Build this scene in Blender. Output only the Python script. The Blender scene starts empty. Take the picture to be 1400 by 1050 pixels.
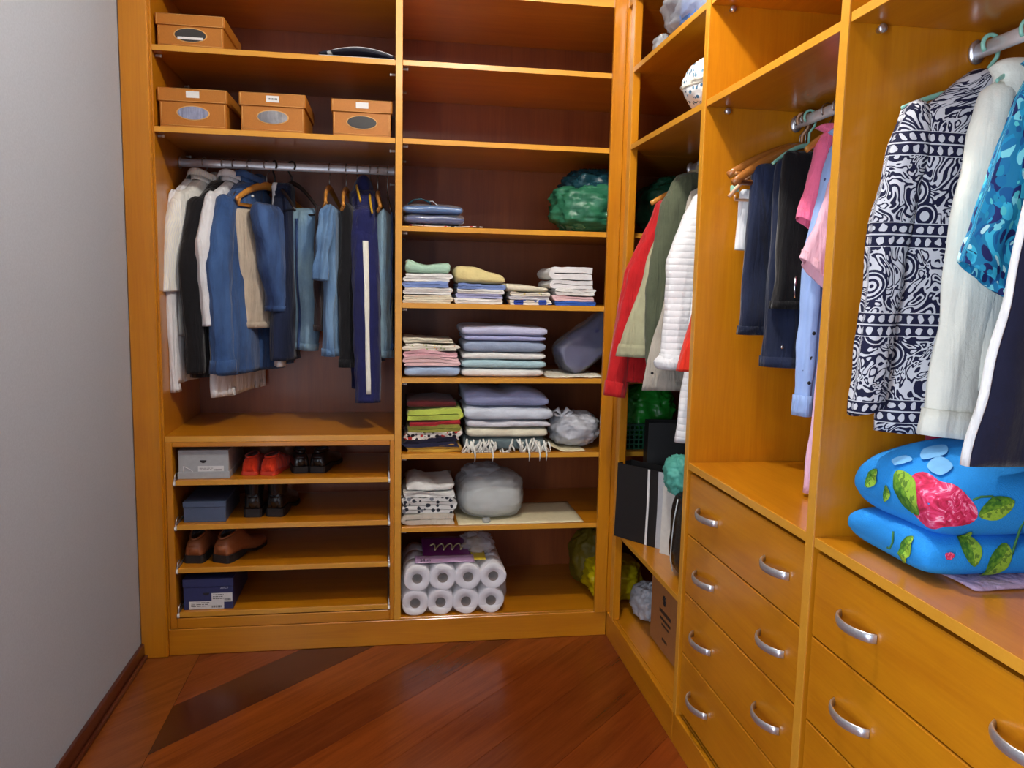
import bpy, bmesh, math, random
from mathutils import Vector, Matrix, noise
from mathutils.bvhtree import BVHTree

C = bpy.context.scene.collection
S = bpy.context.scene
rnd = random.Random(7)
PI = math.pi

# ------------------------------------------------------------------ camera, world, light, exposure
cam_d = bpy.data.cameras.new('camera'); cam = bpy.data.objects.new('camera', cam_d); C.objects.link(cam)
cam_d.sensor_fit = 'HORIZONTAL'; cam_d.sensor_width = 36.0; cam_d.lens = 36.0 * 1074.13 / 1400.0
cam_d.clip_start = 0.02
r_ = Vector((0.98821, -0.15168, 0.02087)); u_ = Vector((-0.00214, 0.12261, 0.99245)); f_ = Vector((0.15309, 0.98080, -0.12084))
cam.matrix_world = Matrix(((r_.x, u_.x, -f_.x, 1.0634), (r_.y, u_.y, -f_.y, -3.0845), (r_.z, u_.z, -f_.z, 1.45), (0, 0, 0, 1)))
S.camera = cam
w = bpy.data.worlds.new('world'); S.world = w; w.use_nodes = True
w.node_tree.nodes['Background'].inputs[0].default_value = (0.75, 0.85, 1.0, 1)
w.node_tree.nodes['Background'].inputs[1].default_value = 0.6


def area_light(name, loc, rot, sx, sy, power, col):
    d = bpy.data.lights.new(name, 'AREA'); d.shape = 'RECTANGLE'; d.size = sx; d.size_y = sy
    d.energy = power; d.color = col
    o = bpy.data.objects.new(name, d); C.objects.link(o); o.location = loc; o.rotation_euler = rot
    return o


# daylight through the glazed door in the left wall, behind the camera
area_light('door_daylight', (0.135, -3.40, 1.10), (0, -PI / 2, 0), 1.84, 0.74, 38, (0.80, 0.89, 1.0))
# the room's ceiling bulb, then an invented weaker one for fill light (their fittings are built with the room)
LAMPS = [((1.46, -1.24, 2.84), 46, 0.04), ((1.20, -2.45, 2.84), 8, 0.06)]
for lp, pw, sz in LAMPS:
    bd = bpy.data.lights.new('key_or_fill_bulb', 'POINT'); bd.energy = pw; bd.color = (1.0, 0.94, 0.85); bd.shadow_soft_size = sz
    bo = bpy.data.objects.new('key_or_fill_bulb', bd); C.objects.link(bo); bo.location = lp
S.view_settings.view_transform = 'Standard'; S.view_settings.look = 'None'
S.view_settings.gamma = 1.0; S.view_settings.use_curve_mapping = False
S.view_settings.exposure = 0.65


# ------------------------------------------------------------------ materials
def lin(c):
    c = c / 255.0
    return c / 12.92 if c <= 0.04045 else ((c + 0.055) / 1.055) ** 2.4


def rgb(r, g, b): return (lin(r), lin(g), lin(b), 1.0)


MATS = {}


def new_mat(name):
    m = bpy.data.materials.new(name); m.use_nodes = True
    nt = m.node_tree; b = nt.nodes['Principled BSDF']
    return m, nt, b


def nd(nt, typ, **kw):
    n = nt.nodes.new(typ)
    for k, v in kw.items():
        if k in n.inputs.keys() if hasattr(n.inputs, 'keys') else False: n.inputs[k].default_value = v
        else: setattr(n, k, v)
    return n


def ramp(nt, stops, interp='LINEAR'):
    n = nt.nodes.new('ShaderNodeValToRGB'); n.color_ramp.interpolation = interp
    e = n.color_ramp.elements
    while len(e) < len(stops): e.new(0.5)
    for i, (p, c) in enumerate(stops): e[i].position = p; e[i].color = c
    return n


def mix(nt, fac, a, b, blend='MIX'):
    n = nt.nodes.new('ShaderNodeMix'); n.data_type = 'RGBA'; n.blend_type = blend
    for sock, v in ((n.inputs[0], fac), (n.inputs[6], a), (n.inputs[7], b)):
        if isinstance(v, (int, float)): sock.default_value = v
        elif isinstance(v, tuple): sock.default_value = v
        else: nt.links.new(v, sock)
    return n.outputs[2]


def math_(nt, op, a, b=None, c=None):
    n = nt.nodes.new('ShaderNodeMath'); n.operation = op
    for i, v in enumerate((a, b, c)):
        if v is None: continue
        if isinstance(v, (int, float)): n.inputs[i].default_value = v
        else: nt.links.new(v, n.inputs[i])
    return n.outputs[0]


def coords(nt, kind='Object', scale=(1, 1, 1), rot=(0, 0, 0)):
    t = nt.nodes.new('ShaderNodeTexCoord'); mp = nt.nodes.new('ShaderNodeMapping')
    mp.inputs['Scale'].default_value = scale; mp.inputs['Rotation'].default_value = rot
    nt.links.new(t.outputs[kind], mp.inputs['Vector'])
    return mp.outputs[0]


def wood(name, light, dark, axis='z', rough=0.3, coat=0.34, figure=1.0, use_color=False):
    if name in MATS: return MATS[name]
    m, nt, b = new_mat(name)
    st = {'x': (1.2, 14, 14), 'y': (14, 1.2, 14), 'z': (14, 14, 1.2), 'd': (1.2, 14, 14)}[axis]
    rot = (0, 0, -PI / 4) if axis == 'd' else (0, 0, 0)
    v = coords(nt, 'Object', (1, 1, 1), rot)
    mp = nt.nodes.new('ShaderNodeMapping'); mp.inputs['Scale'].default_value = st; nt.links.new(v, mp.inputs['Vector'])
    n1 = nd(nt, 'ShaderNodeTexNoise', Scale=1.3, Detail=5.0, Roughness=0.62, Distortion=0.5); nt.links.new(mp.outputs[0], n1.inputs['Vector'])
    mp2 = nt.nodes.new('ShaderNodeMapping'); mp2.inputs['Scale'].default_value = tuple(s * 7 if s > 5 else s * 3 for s in st); nt.links.new(v, mp2.inputs['Vector'])
    n2 = nd(nt, 'ShaderNodeTexNoise', Scale=1.6, Detail=3.0, Roughness=0.6); nt.links.new(mp2.outputs[0], n2.inputs['Vector'])
    n3 = nd(nt, 'ShaderNodeTexNoise', Scale=2.6, Detail=2.0); nt.links.new(v, n3.inputs['Vector'])
    a = math_(nt, 'MULTIPLY_ADD', n2.outputs[0], 0.28, math_(nt, 'MULTIPLY_ADD', n1.outputs[0], 0.62 * figure, math_(nt, 'MULTIPLY', n3.outputs[0], 0.28)))
    rp = ramp(nt, [(0.30, dark), (0.78, light)]); nt.links.new(a, rp.inputs[0])
    out = rp.outputs[0]
    if use_color:
        oi = nt.nodes.new('ShaderNodeObjectInfo'); out = mix(nt, 1.0, out, oi.outputs['Color'], 'MULTIPLY')
    nt.links.new(out, b.inputs['Base Color'])
    b.inputs['Roughness'].default_value = rough
    b.inputs['Coat Weight'].default_value = coat; b.inputs['Coat Roughness'].default_value = 0.16
    bp = nt.nodes.new('ShaderNodeBump'); bp.inputs['Strength'].default_value = 0.06; bp.inputs['Distance'].default_value = 0.002
    nt.links.new(n2.outputs[0], bp.inputs['Height']); nt.links.new(bp.outputs[0], b.inputs['Normal'])
    MATS[name] = m
    return m


OR_L, OR_D = rgb(202, 132, 18), rgb(168, 96, 9)
W_Z = wood('wood_vertical', OR_L, OR_D, 'z')
W_X = wood('wood_along_x', OR_L, OR_D, 'x')
W_Y = wood('wood_along_y', OR_L, OR_D, 'y')
W_EDGE = wood('wood_edge_band', rgb(218, 158, 52), rgb(200, 136, 38), 'x', figure=0.7)
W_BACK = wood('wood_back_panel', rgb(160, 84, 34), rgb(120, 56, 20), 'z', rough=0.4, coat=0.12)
W_FLOOR = wood('parquet_wood', rgb(245, 216, 160), rgb(160, 120, 70), 'd', rough=0.26, coat=0.15, figure=1.1, use_color=True)
W_BASE = wood('dark_baseboard_wood', rgb(92, 40, 18), rgb(60, 24, 12), 'y', rough=0.35)
W_HANG = wood('hanger_wood', rgb(214, 150, 66), rgb(176, 108, 38), 'x')
W_HANG2 = wood('hanger_wood_dark', rgb(176, 112, 48), rgb(130, 76, 30), 'x')


def plain(name, col, rough=0.5, metal=0.0, coat=0.0, bump=0.0, bscale=60, spec=0.5):
    if name in MATS: return MATS[name]
    m, nt, b = new_mat(name)
    b.inputs['Base Color'].default_value = col; b.inputs['Roughness'].default_value = rough
    b.inputs['Metallic'].default_value = metal; b.inputs['Coat Weight'].default_value = coat
    b.inputs['Specular IOR Level'].default_value = spec
    v = coords(nt)
    n = nd(nt, 'ShaderNodeTexNoise', Scale=float(bscale), Detail=3.0); nt.links.new(v, n.inputs['Vector'])
    rp = ramp(nt, [(0.3, tuple(c * 0.9 for c in col[:3]) + (1,)), (0.75, col)]); nt.links.new(n.outputs[0], rp.inputs[0])
    nt.links.new(rp.outputs[0], b.inputs['Base Color'])
    if bump:
        bp = nt.nodes.new('ShaderNodeBump'); bp.inputs['Strength'].default_value = bump; bp.inputs['Distance'].default_value = 0.003
        nt.links.new(n.outputs[0], bp.inputs['Height']); nt.links.new(bp.outputs[0], b.inputs['Normal'])
    MATS[name] = m
    return m


def cloth(name, col, var=0.18, fade=None, stripe=None, rough=0.9, bump=0.35, wrinkle=0.25, folds=0.55):
    """woven cloth; fade = second colour blotched in; stripe = (colour, freq per metre, axis 'u'/'v')"""
    if name in MATS: return MATS[name]
    m, nt, b = new_mat(name)
    v = coords(nt)
    n = nd(nt, 'ShaderNodeTexNoise', Scale=22.0, Detail=4.0, Roughness=0.65); nt.links.new(v, n.inputs['Vector'])
    d = tuple(c * (1 - var) for c in col[:3]) + (1,)
    rp = ramp(nt, [(0.32, d), (0.68, col)]); nt.links.new(n.outputs[0], rp.inputs[0])
    out = rp.outputs[0]
    if fade:
        nf = nd(nt, 'ShaderNodeTexNoise', Scale=5.0, Detail=3.0); nt.links.new(coords(nt, 'Object', (2, 2, .7)), nf.inputs['Vector'])
        rf = ramp(nt, [(0.42, (0, 0, 0, 1)), (0.65, (1, 1, 1, 1))]); nt.links.new(nf.outputs[0], rf.inputs[0])
        out = mix(nt, rf.outputs[0], out, fade)
    if stripe:
        sc, fr, ax = stripe
        uv = nt.nodes.new('ShaderNodeTexCoord'); sp = nt.nodes.new('ShaderNodeSeparateXYZ'); nt.links.new(uv.outputs['UV'], sp.inputs[0])
        s = math_(nt, 'FRACT', math_(nt, 'MULTIPLY', sp.outputs[0 if ax == 'u' else 1], fr))
        s = math_(nt, 'LESS_THAN', s, 0.35)
        out = mix(nt, s, out, sc)
    nt.links.new(out, b.inputs['Base Color'])
    b.inputs['Roughness'].default_value = rough; b.inputs['Specular IOR Level'].default_value = 0.2
    b.inputs['Sheen Weight'].default_value = 0.15
    n2 = nd(nt, 'ShaderNodeTexNoise', Scale=420.0, Detail=2.0); nt.links.new(v, n2.inputs['Vector'])
    bp = nt.nodes.new('ShaderNodeBump'); bp.inputs['Strength'].default_value = bump; bp.inputs['Distance'].default_value = 0.0012
    nt.links.new(n2.outputs[0], bp.inputs['Height'])
    bp2 = nt.nodes.new('ShaderNodeBump'); bp2.inputs['Strength'].default_value = wrinkle; bp2.inputs['Distance'].default_value = 0.01
    nt.links.new(n.outputs[0], bp2.inputs['Height']); nt.links.new(bp.outputs[0], bp2.inputs['Normal'])
    last = bp2
    if folds:
        # long hanging creases, slightly slanting
        nf2 = nd(nt, 'ShaderNodeTexNoise', Scale=1.0, Detail=3.0, Roughness=0.55, Distortion=0.6); nt.links.new(coords(nt, 'Object', (26, 26, 3.2), (0.12, 0.08, 0)), nf2.inputs['Vector'])
        bp3 = nt.nodes.new('ShaderNodeBump'); bp3.inputs['Strength'].default_value = folds; bp3.inputs['Distance'].default_value = 0.03
        nt.links.new(nf2.outputs[0], bp3.inputs['Height']); nt.links.new(bp2.outputs[0], bp3.inputs['Normal']); last = bp3
    nt.links.new(last.outputs[0], b.inputs['Normal'])
    MATS[name] = m
    return m


def print_cloth(name, base, spots, scale=40.0, thr=0.5, rough=0.9):
    """cloth with an irregular print: spots = list of (colour) chosen by voronoi cell"""
    if name in MATS: return MATS[name]
    m, nt, b = new_mat(name)
    v = coords(nt)
    vo = nd(nt, 'ShaderNodeTexVoronoi', Scale=scale); nt.links.new(v, vo.inputs['Vector'])
    sp = nt.nodes.new('ShaderNodeSeparateColor'); nt.links.new(vo.outputs['Color'], sp.inputs[0])
    k = len(spots); rp = ramp(nt, [(i / k, c) for i, c in enumerate(spots)], 'CONSTANT'); nt.links.new(sp.outputs[0], rp.inputs[0])
    msk = math_(nt, 'LESS_THAN', vo.outputs['Distance'], thr)
    nt.links.new(mix(nt, msk, base, rp.outputs[0]), b.inputs['Base Color'])
    b.inputs['Roughness'].default_value = rough; b.inputs['Specular IOR Level'].default_value = 0.2
    n2 = nd(nt, 'ShaderNodeTexNoise', Scale=300.0, Detail=2.0); nt.links.new(v, n2.inputs['Vector'])
    bp = nt.nodes.new('ShaderNodeBump'); bp.inputs['Strength'].default_value = 0.3; bp.inputs['Distance'].default_value = 0.001
    nt.links.new(n2.outputs[0], bp.inputs['Height']); nt.links.new(bp.outputs[0], b.inputs['Normal'])
    MATS[name] = m
    return m


def film(name, col, alpha=0.85, rough=0.22, trans=0.35):
    """thin plastic bag film: partly see-through, glossy"""
    if name in MATS: return MATS[name]
    m, nt, b = new_mat(name)
    b.inputs['Base Color'].default_value = col; b.inputs['Roughness'].default_value = rough
    tl = nt.nodes.new('ShaderNodeBsdfTranslucent'); tl.inputs[0].default_value = col
    tp = nt.nodes.new('ShaderNodeBsdfTransparent'); tp.inputs[0].default_value = tuple(0.5 + 0.5 * c for c in col[:3]) + (1,)
    m1 = nt.nodes.new('ShaderNodeMixShader'); m1.inputs[0].default_value = trans
    m2 = nt.nodes.new('ShaderNodeMixShader'); m2.inputs[0].default_value = alpha
    nt.links.new(b.outputs[0], m1.inputs[1]); nt.links.new(tl.outputs[0], m1.inputs[2])
    nt.links.new(tp.outputs[0], m2.inputs[1]); nt.links.new(m1.outputs[0], m2.inputs[2])
    nt.links.new(m2.outputs[0], nt.nodes['Material Output'].inputs[0])
    v = coords(nt); n = nd(nt, 'ShaderNodeTexNoise', Scale=30.0, Detail=5.0, Roughness=0.7, Distortion=1.0); nt.links.new(v, n.inputs['Vector'])
    bp = nt.nodes.new('ShaderNodeBump'); bp.inputs['Strength'].default_value = 0.5; bp.inputs['Distance'].default_value = 0.006
    nt.links.new(n.outputs[0], bp.inputs['Height']); nt.links.new(bp.outputs[0], b.inputs['Normal'])
    MATS[name] = m
    return m


ALU = plain('brushed_aluminium', rgb(236, 238, 244), 0.3, 0.4)
CHROME = plain('chrome', rgb(215, 217, 222), 0.15, 1.0)
STEEL = plain('satin_steel', rgb(218, 219, 226), 0.3, 0.85)
WIRE = plain('wire_metal', rgb(180, 180, 180), 0.3, 1.0)
PLAST_W = plain('white_plastic', rgb(225, 225, 222), 0.4)
PLAST_K = plain('black_plastic', rgb(34, 26, 24), 0.35)
PAPER = plain('white_paper', rgb(225, 225, 225), 0.7)
INK = plain('black_ink', rgb(30, 30, 34), 0.6)
WALL = plain('grey_wall_paint', rgb(172, 178, 188), 0.85, bump=0.05, bscale=180)
CEIL = plain('ceiling_paint', rgb(225, 225, 225), 0.9)

# ------------------------------------------------------------------ mesh helpers


def link(name, me, mat, parent=None):
    o = bpy.data.objects.new(name, me); C.objects.link(o)
    if mat: me.materials.append(mat)
    if parent is not None: o.parent = parent
    return o


def mesh(name, verts, faces, mat, parent=None, smooth=False, uvs=None):
    me = bpy.data.meshes.new(name); me.from_pydata([tuple(v) for v in verts], [], faces)
    if uvs:
        ul = me.uv_layers.new(name='UVMap')
        for lp in me.loops: ul.data[lp.index].uv = uvs[lp.vertex_index]
    me.validate(); me.update()
    bm = bmesh.new(); bm.from_mesh(me); bmesh.ops.recalc_face_normals(bm, faces=bm.faces); bm.to_mesh(me); bm.free()
    if smooth:
        for p in me.polygons: p.use_smooth = True
    return link(name, me, mat, parent)


def root(name, label, cat, loc, group=None, rz=0.0):
    o = bpy.data.objects.new(name, None); C.objects.link(o); o.location = loc; o.rotation_euler = (0, 0, rz)
    o.empty_display_size = 0.05
    o['label'] = label; o['category'] = cat
    if group: o['group'] = group
    return o


def adopt(o, r):
    """parent keeping world coordinates of mesh data (roots only translate/rotate)"""
    o.parent = r; o.matrix_parent_inverse = (Matrix.Translation(r.location) @ r.rotation_euler.to_matrix().to_4x4()).inverted()
    return o


def tag(o, label, cat, group=None):
    o['label'] = label; o['category'] = cat
    if group: o['group'] = group
    return o


def struct(o):
    o['kind'] = 'structure'
    return o


def P(o, parent):
    if parent is None: return o
    if parent.type == 'EMPTY': return adopt(o, parent)
    o.parent = parent
    # a part of a part: both meshes already carry world coordinates
    return o


def box(name, lo, hi, mat, parent=None, bev=0.0015):
    bm = bmesh.new(); bmesh.ops.create_cube(bm, size=1.0)
    c = [(a + b) / 2 for a, b in zip(lo, hi)]; s = [b - a for a, b in zip(lo, hi)]
    for v in bm.verts: v.co = Vector((c[0] + v.co.x * s[0], c[1] + v.co.y * s[1], c[2] + v.co.z * s[2]))
    bev = min(bev, min(s) * 0.3)
    if bev > 0: bmesh.ops.bevel(bm, geom=bm.edges[:], offset=bev, segments=1, affect='EDGES')
    me = bpy.data.meshes.new(name); bm.to_mesh(me); bm.free()
    return P(link(name, me, mat), parent)


def edged(name, lo, hi, mat, parent, side, bev=0.0015):
    o = box(name, lo, hi, mat, parent, bev)
    if side == 'y': a, b = (lo[0] + .0004, lo[1] - .0009, lo[2] + .0004), (hi[0] - .0004, lo[1] + .0012, hi[2] - .0004)
    else: a, b = (lo[0] - .0009, lo[1] + .0004, lo[2] + .0004), (lo[0] + .0012, hi[1] - .0004, hi[2] - .0004)
    box('edge_band', a, b, W_EDGE, o, 0.0004)
    return o


def prism(name, poly, z0, z1, mat, parent=None, bev=0.001):
    bm = bmesh.new()
    f = bm.faces.new([bm.verts.new((x, y, z0)) for x, y in poly])
    r = bmesh.ops.extrude_face_region(bm, geom=[f])
    for v in r['geom']:
        if isinstance(v, bmesh.types.BMVert): v.co.z = z1
    bmesh.ops.recalc_face_normals(bm, faces=bm.faces)
    if bev: bmesh.ops.bevel(bm, geom=bm.edges[:], offset=bev, segments=1, affect='EDGES')
    me = bpy.data.meshes.new(name); bm.to_mesh(me); bm.free()
    return P(link(name, me, mat), parent)


def loft(name, rings, mat, parent=None, caps=(True, True), smooth=True, uv=True):
    n = len(rings[0]); verts = [v for r in rings for v in r]; faces = []; uvs = []
    for i in range(len(rings) - 1):
        for j in range(n):
            k = (j + 1) % n
            faces.append((i * n + j, i * n + k, (i + 1) * n + k, (i + 1) * n + j))
    if caps[0]: faces.append(tuple(range(n))[::-1])
    if caps[1]: faces.append(tuple(range((len(rings) - 1) * n, len(rings) * n)))
    if uv:
        for r in rings:
            acc = 0.0
            for j in range(n):
                uvs.append((acc, r[j][2])); acc += (Vector(r[(j + 1) % n]) - Vector(r[j])).length
    return P(mesh(name, verts, faces, mat, None, smooth, uvs if uv else None), parent)


def patch(name, rings, i0, i1, j0, j1, off, mat, parent=None):
    """strip lying on a lofted surface: ring rows i0..i1, columns j0..j1, lifted by off and closed behind"""
    n = len(rings[0]); rows = []
    for i in range(i0, i1 + 1):
        c = sum((Vector(v) for v in rings[i]), Vector()) / n
        row = []
        for j in range(j0, j1 + 1):
            a = Vector(rings[i][(j - 1) % n]); b = Vector(rings[i][(j + 1) % n]); p = Vector(rings[i][j % n])
            t = (b - a).normalized(); nn = Vector((t.y, -t.x, 0))
            if nn.dot(p - c) < 0: nn = -nn
            row.append(p + nn * off)
        rows.append(row)
    m = j1 - j0 + 1; verts = [v for r in rows for v in r]; faces = []
    for i in range(len(rows) - 1):
        for j in range(m - 1):
            faces.append((i * m + j, i * m + j + 1, (i + 1) * m + j + 1, (i + 1) * m + j))
    o = mesh(name, verts, faces, mat, None, True)
    md = o.modifiers.new('thickness', 'SOLIDIFY'); md.thickness = off * 0.9; md.offset = 0
    return P(o, parent)


def tube(name, pts, rad, mat, parent=None, n=10, flat=1.0, up=None, cap=True):
    pts = [Vector(p) for p in pts]; m = len(pts)
    if isinstance(rad, (int, float)): rad = [rad] * m
    rings = []; prev = None
    for i, p in enumerate(pts):
        t = (pts[min(i + 1, m - 1)] - pts[max(i - 1, 0)]).normalized()
        ref = Vector(up) if up else (prev if prev is not None else (Vector((0, 0, 1)) if abs(t.z) < 0.9 else Vector((1, 0, 0))))
        a = (ref - t * ref.dot(t)).normalized(); b = t.cross(a)
        prev = a
        rings.append([p + a * (rad[i] * math.cos(2 * PI * k / n)) + b * (rad[i] * flat * math.sin(2 * PI * k / n)) for k in range(n)])
    return loft(name, rings, mat, parent, (cap, cap), True, False)


def lathe(name, prof, center, axis, mat, parent=None, n=24, closed=False):
    """prof = [(radius, along)], axis 'x','y','z'"""
    rings = []
    for r, h in prof:
        row = []
        for k in range(n):
            a = 2 * PI * k / n; c, s = r * math.cos(a), r * math.sin(a)
            d = {'x': (h, c, s), 'y': (c, h, s), 'z': (c, s, h)}[axis]
            row.append(tuple(center[i] + d[i] for i in range(3)))
        rings.append(row)
    if closed: rings.append(rings[0])
    return loft(name, rings, mat, parent, (not closed, not closed), True, False)


def spow(v, e): return math.copysign(abs(v) ** e, v)


def smoothlevels(levels, rows):
    """catmull-rom interpolation of tuples whose first entry is the key"""
    out = []; m = len(levels)
    z0, z1 = levels[0][0], levels[-1][0]
    for r in range(rows):
        z = z0 + (z1 - z0) * r / (rows - 1)
        k = 0
        while k < m - 2 and (z - levels[k + 1][0]) * (z1 - z0) > 0: k += 1
        a, b = levels[k], levels[k + 1]
        t = (z - a[0]) / (b[0] - a[0]); t = max(0.0, min(1.0, t)); s = t * t * (3 - 2 * t) * 0.5 + t * 0.5
        out.append((z,) + tuple(x + (y - x) * s for x, y in zip(a[1:], b[1:])))
    return out


def cloth_rings(hook, ang, levels, rows=36, n=56, seed=0, fold=0.012, freq=16.0, flow=0.6, grow=True, crumple=0.004):
    """levels: (z, u_back, u_front, thickness centre, half thickness) in the hanger's frame"""
    A = Vector((math.cos(ang), math.sin(ang), 0)); B = Vector((-math.sin(ang), math.cos(ang), 0))
    hook = Vector(hook); lv = smoothlevels(levels, rows); rings = []
    z0, z1 = lv[0][0], lv[-1][0]; ph = seed * 1.7
    for (z, ua, ub, wc, ht) in lv:
        g = ((z - z0) / (z1 - z0)) if grow else 1.0
        uc, hw = (ua + ub) / 2, (ub - ua) / 2; row = []
        for j in range(n):
            t = 2 * PI * j / n
            u = uc + hw * spow(math.cos(t), 0.75); b = ht * spow(math.sin(t), 0.7)
            f = fold * g * (math.sin(freq * u + ph + 0.8 * z) + 0.6 * math.sin(freq * 1.9 * u - ph * 2.1 + flow * 3 * z))
            p = hook + A * u + B * (wc + b + f) + Vector((0, 0, z))
            q = p * 9 + Vector((seed, seed * 2, 0)); c = crumple * (0.3 + g)
            p += B * (noise.noise(Vector((u * 26 + seed, b * 30, z * 2.4))) * fold * 0.9 * (0.35 + g))
            p += B * (noise.noise(q) * c * 2) + A * (noise.noise(q + Vector((9, 3, 1))) * c)
            p.z += noise.noise(Vector((u * 6, seed, 1))) * 0.006 * g
            row.append(p)
        rings.append(row)
    return rings


def hem(rings, depth=0.03, shrink=0.93):
    last = rings[-1]; c = sum((Vector(v) for v in last), Vector()) / len(last)
    r2 = [Vector(v) + (c - Vector(v)) * (1 - shrink) + Vector((0, 0, 0.002)) for v in last]
    r3 = [v + (c - v) * (1 - shrink) * 0.4 + Vector((0, 0, depth)) for v in r2]
    return rings + [r2, r3]


def sleeve_rings(hook, ang, path, n=36, seed=0, crumple=0.006, rows=34, tilt=0.0, crease=0.005):
    """path: (t, u, w, z, ru, rw); tilt drops the hem towards the back"""
    A = Vector((math.cos(ang), math.sin(ang), 0)); B = Vector((-math.sin(ang), math.cos(ang), 0)); hook = Vector(hook)
    lv = smoothlevels(path, rows); rings = []
    for i, (t, u, w_, z, ru, rw) in enumerate(lv):
        j0 = max(0, i - 1); j1 = min(len(lv) - 1, i + 1)
        tan = (A * (lv[j1][1] - lv[j0][1]) + B * (lv[j1][2] - lv[j0][2]) + Vector((0, 0, lv[j1][3] - lv[j0][3]))).normalized()
        e1 = (A - tan * A.dot(tan)).normalized(); e2 = tan.cross(e1)
        c = hook + A * u + B * w_ + Vector((0, 0, z)); row = []
        for j in range(n):
            a = 2 * PI * j / n
            p = c + e1 * ru * math.cos(a) + e2 * rw * math.sin(a)
            q = p * 14 + Vector((seed * 3, seed, 0)); o = (p - c).normalized()
            # long soft creases running down the sleeve, with slanting wrinkles near the elbow
            cr = noise.noise(Vector((math.cos(a) * 1.7 + seed, math.sin(a) * 1.7, z * 2.2))) * 2 + 0.8 * noise.noise(Vector((math.cos(a) * 3.6 + seed, math.sin(a) * 3.6, z * 5 + a)))
            p += o * (noise.noise(q) * crumple + cr * crease * min(1.0, 0.35 + t))
            p.z += tilt * math.cos(a) * max(0.0, t) ** 3
            row.append(p)
        rings.append(row)
    return rings


# ------------------------------------------------------------------ room
XW, XR, YB, YF, ZC = 0.115, 2.575, 0.60, -4.2, 2.95
WX = 1.968                      # front plane of the right-hand wardrobe run
back_wall = struct(box('wall_back', (XW - 0.1, YB, 0), (XR + 0.1, YB + 0.1, ZC), WALL, bev=0))
wl = bpy.data.objects.new('wall_left', None); C.objects.link(wl); struct(wl)
for y0_, y1_, z0_, z1_ in ((-2.95, YB, 0, ZC), (YF, -3.85, 0, ZC), (-3.85, -2.95, 2.1, ZC)):
    box('wall_piece', (XW - 0.1, y0_, z0_), (XW, y1_, z1_), WALL, wl, bev=0)
dr = bpy.data.objects.new('door_1', None); C.objects.link(dr); struct(dr)
for y0_, y1_, z0_, z1_ in ((-3.85, -3.79, 0, 2.1), (-3.01, -2.95, 0, 2.1), (-3.79, -3.01, 2.04, 2.1), (-3.79, -3.01, 0, .12), (-3.79, -3.01, 1.0, 1.05)):
    box('door_frame', (XW - 0.08, y0_, z0_), (XW - 0.02, y1_, z1_), W_BASE, dr)
struct(box('wall_right', (XR, YF, 0), (XR + 0.1, YB, ZC), WALL, bev=0))
struct(box('ceiling', (XW - 0.1, YF - 0.1, ZC), (XR + 0.1, YB + 0.1, ZC + 0.1), CEIL, bev=0))
struct(box('wall_rear', (XW - .1, YF - .1, 0), (XR + .1, YF, ZC), WALL, bev=0))
# ceiling fitting: the bulb hangs just below its rose; the second fitting is made up for the fill bulb
for (lp, pw, sz), lb in zip(LAMPS, ('small white ceiling lamp fitting over the wardrobe corner', 'small white ceiling lamp fitting added for the unseen fill bulb')):
    fit = root('ceiling_lamp', lb, 'lamp', (lp[0], lp[1], ZC))
    lathe('rose', [(.0005, -.001), (.05, -.001), (.045, -.02), (.02, -.028), (.0005, -.028)], (lp[0], lp[1], ZC), 'z', PLAST_W, fit, 24)
    lathe('socket', [(.0005, -.028), (.02, -.028), (.02, -.06), (.0005, -.06)], (lp[0], lp[1], ZC), 'z', PLAST_W, fit, 20)
struct(box('baseboard_left', (XW, -2.94, 0), (XW + 0.014, -0.0, 0.062), W_BASE, bev=0.003))
struct(box('trim_1', (XW + 0.014, -2.94, 0), (XW + 0.026, -0.022, 0.018), W_BASE, bev=0.004))

# floor: a slab and diagonal planks laid at 45 degrees, with a border plank along the left wall
floor = struct(box('floor', (XW - 0.1, YF - 0.1, -0.06), (XR + 0.1, YB + 0.1, -0.012), plain('subfloor', rgb(60, 30, 15), 0.8), bev=0))


def clip(poly, ax, lim, keep_gt):
    out = []
    for i in range(len(poly)):
        a, b = poly[i], poly[(i + 1) % len(poly)]
        ia = (a[ax] >= lim) == keep_gt; ib = (b[ax] >= lim) == keep_gt
        if ia: out.append(a)
        if ia != ib:
            t = (lim - a[ax]) / (b[ax] - a[ax]); out.append((a[0] + (b[0] - a[0]) * t, a[1] + (b[1] - a[1]) * t))
    return out


def plank(poly, col):
    if len(poly) < 3: return
    ar = sum(poly[i][0] * poly[(i + 1) % len(poly)][1] - poly[(i + 1) % len(poly)][0] * poly[i][1] for i in range(len(poly)))
    if abs(ar) < 0.004: return
    if ar < 0: poly = poly[::-1]
    o = prism('plank', poly, -0.012, 0.0, W_FLOOR, None, bev=0.0006); o.parent = floor
    o.color = col


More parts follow.
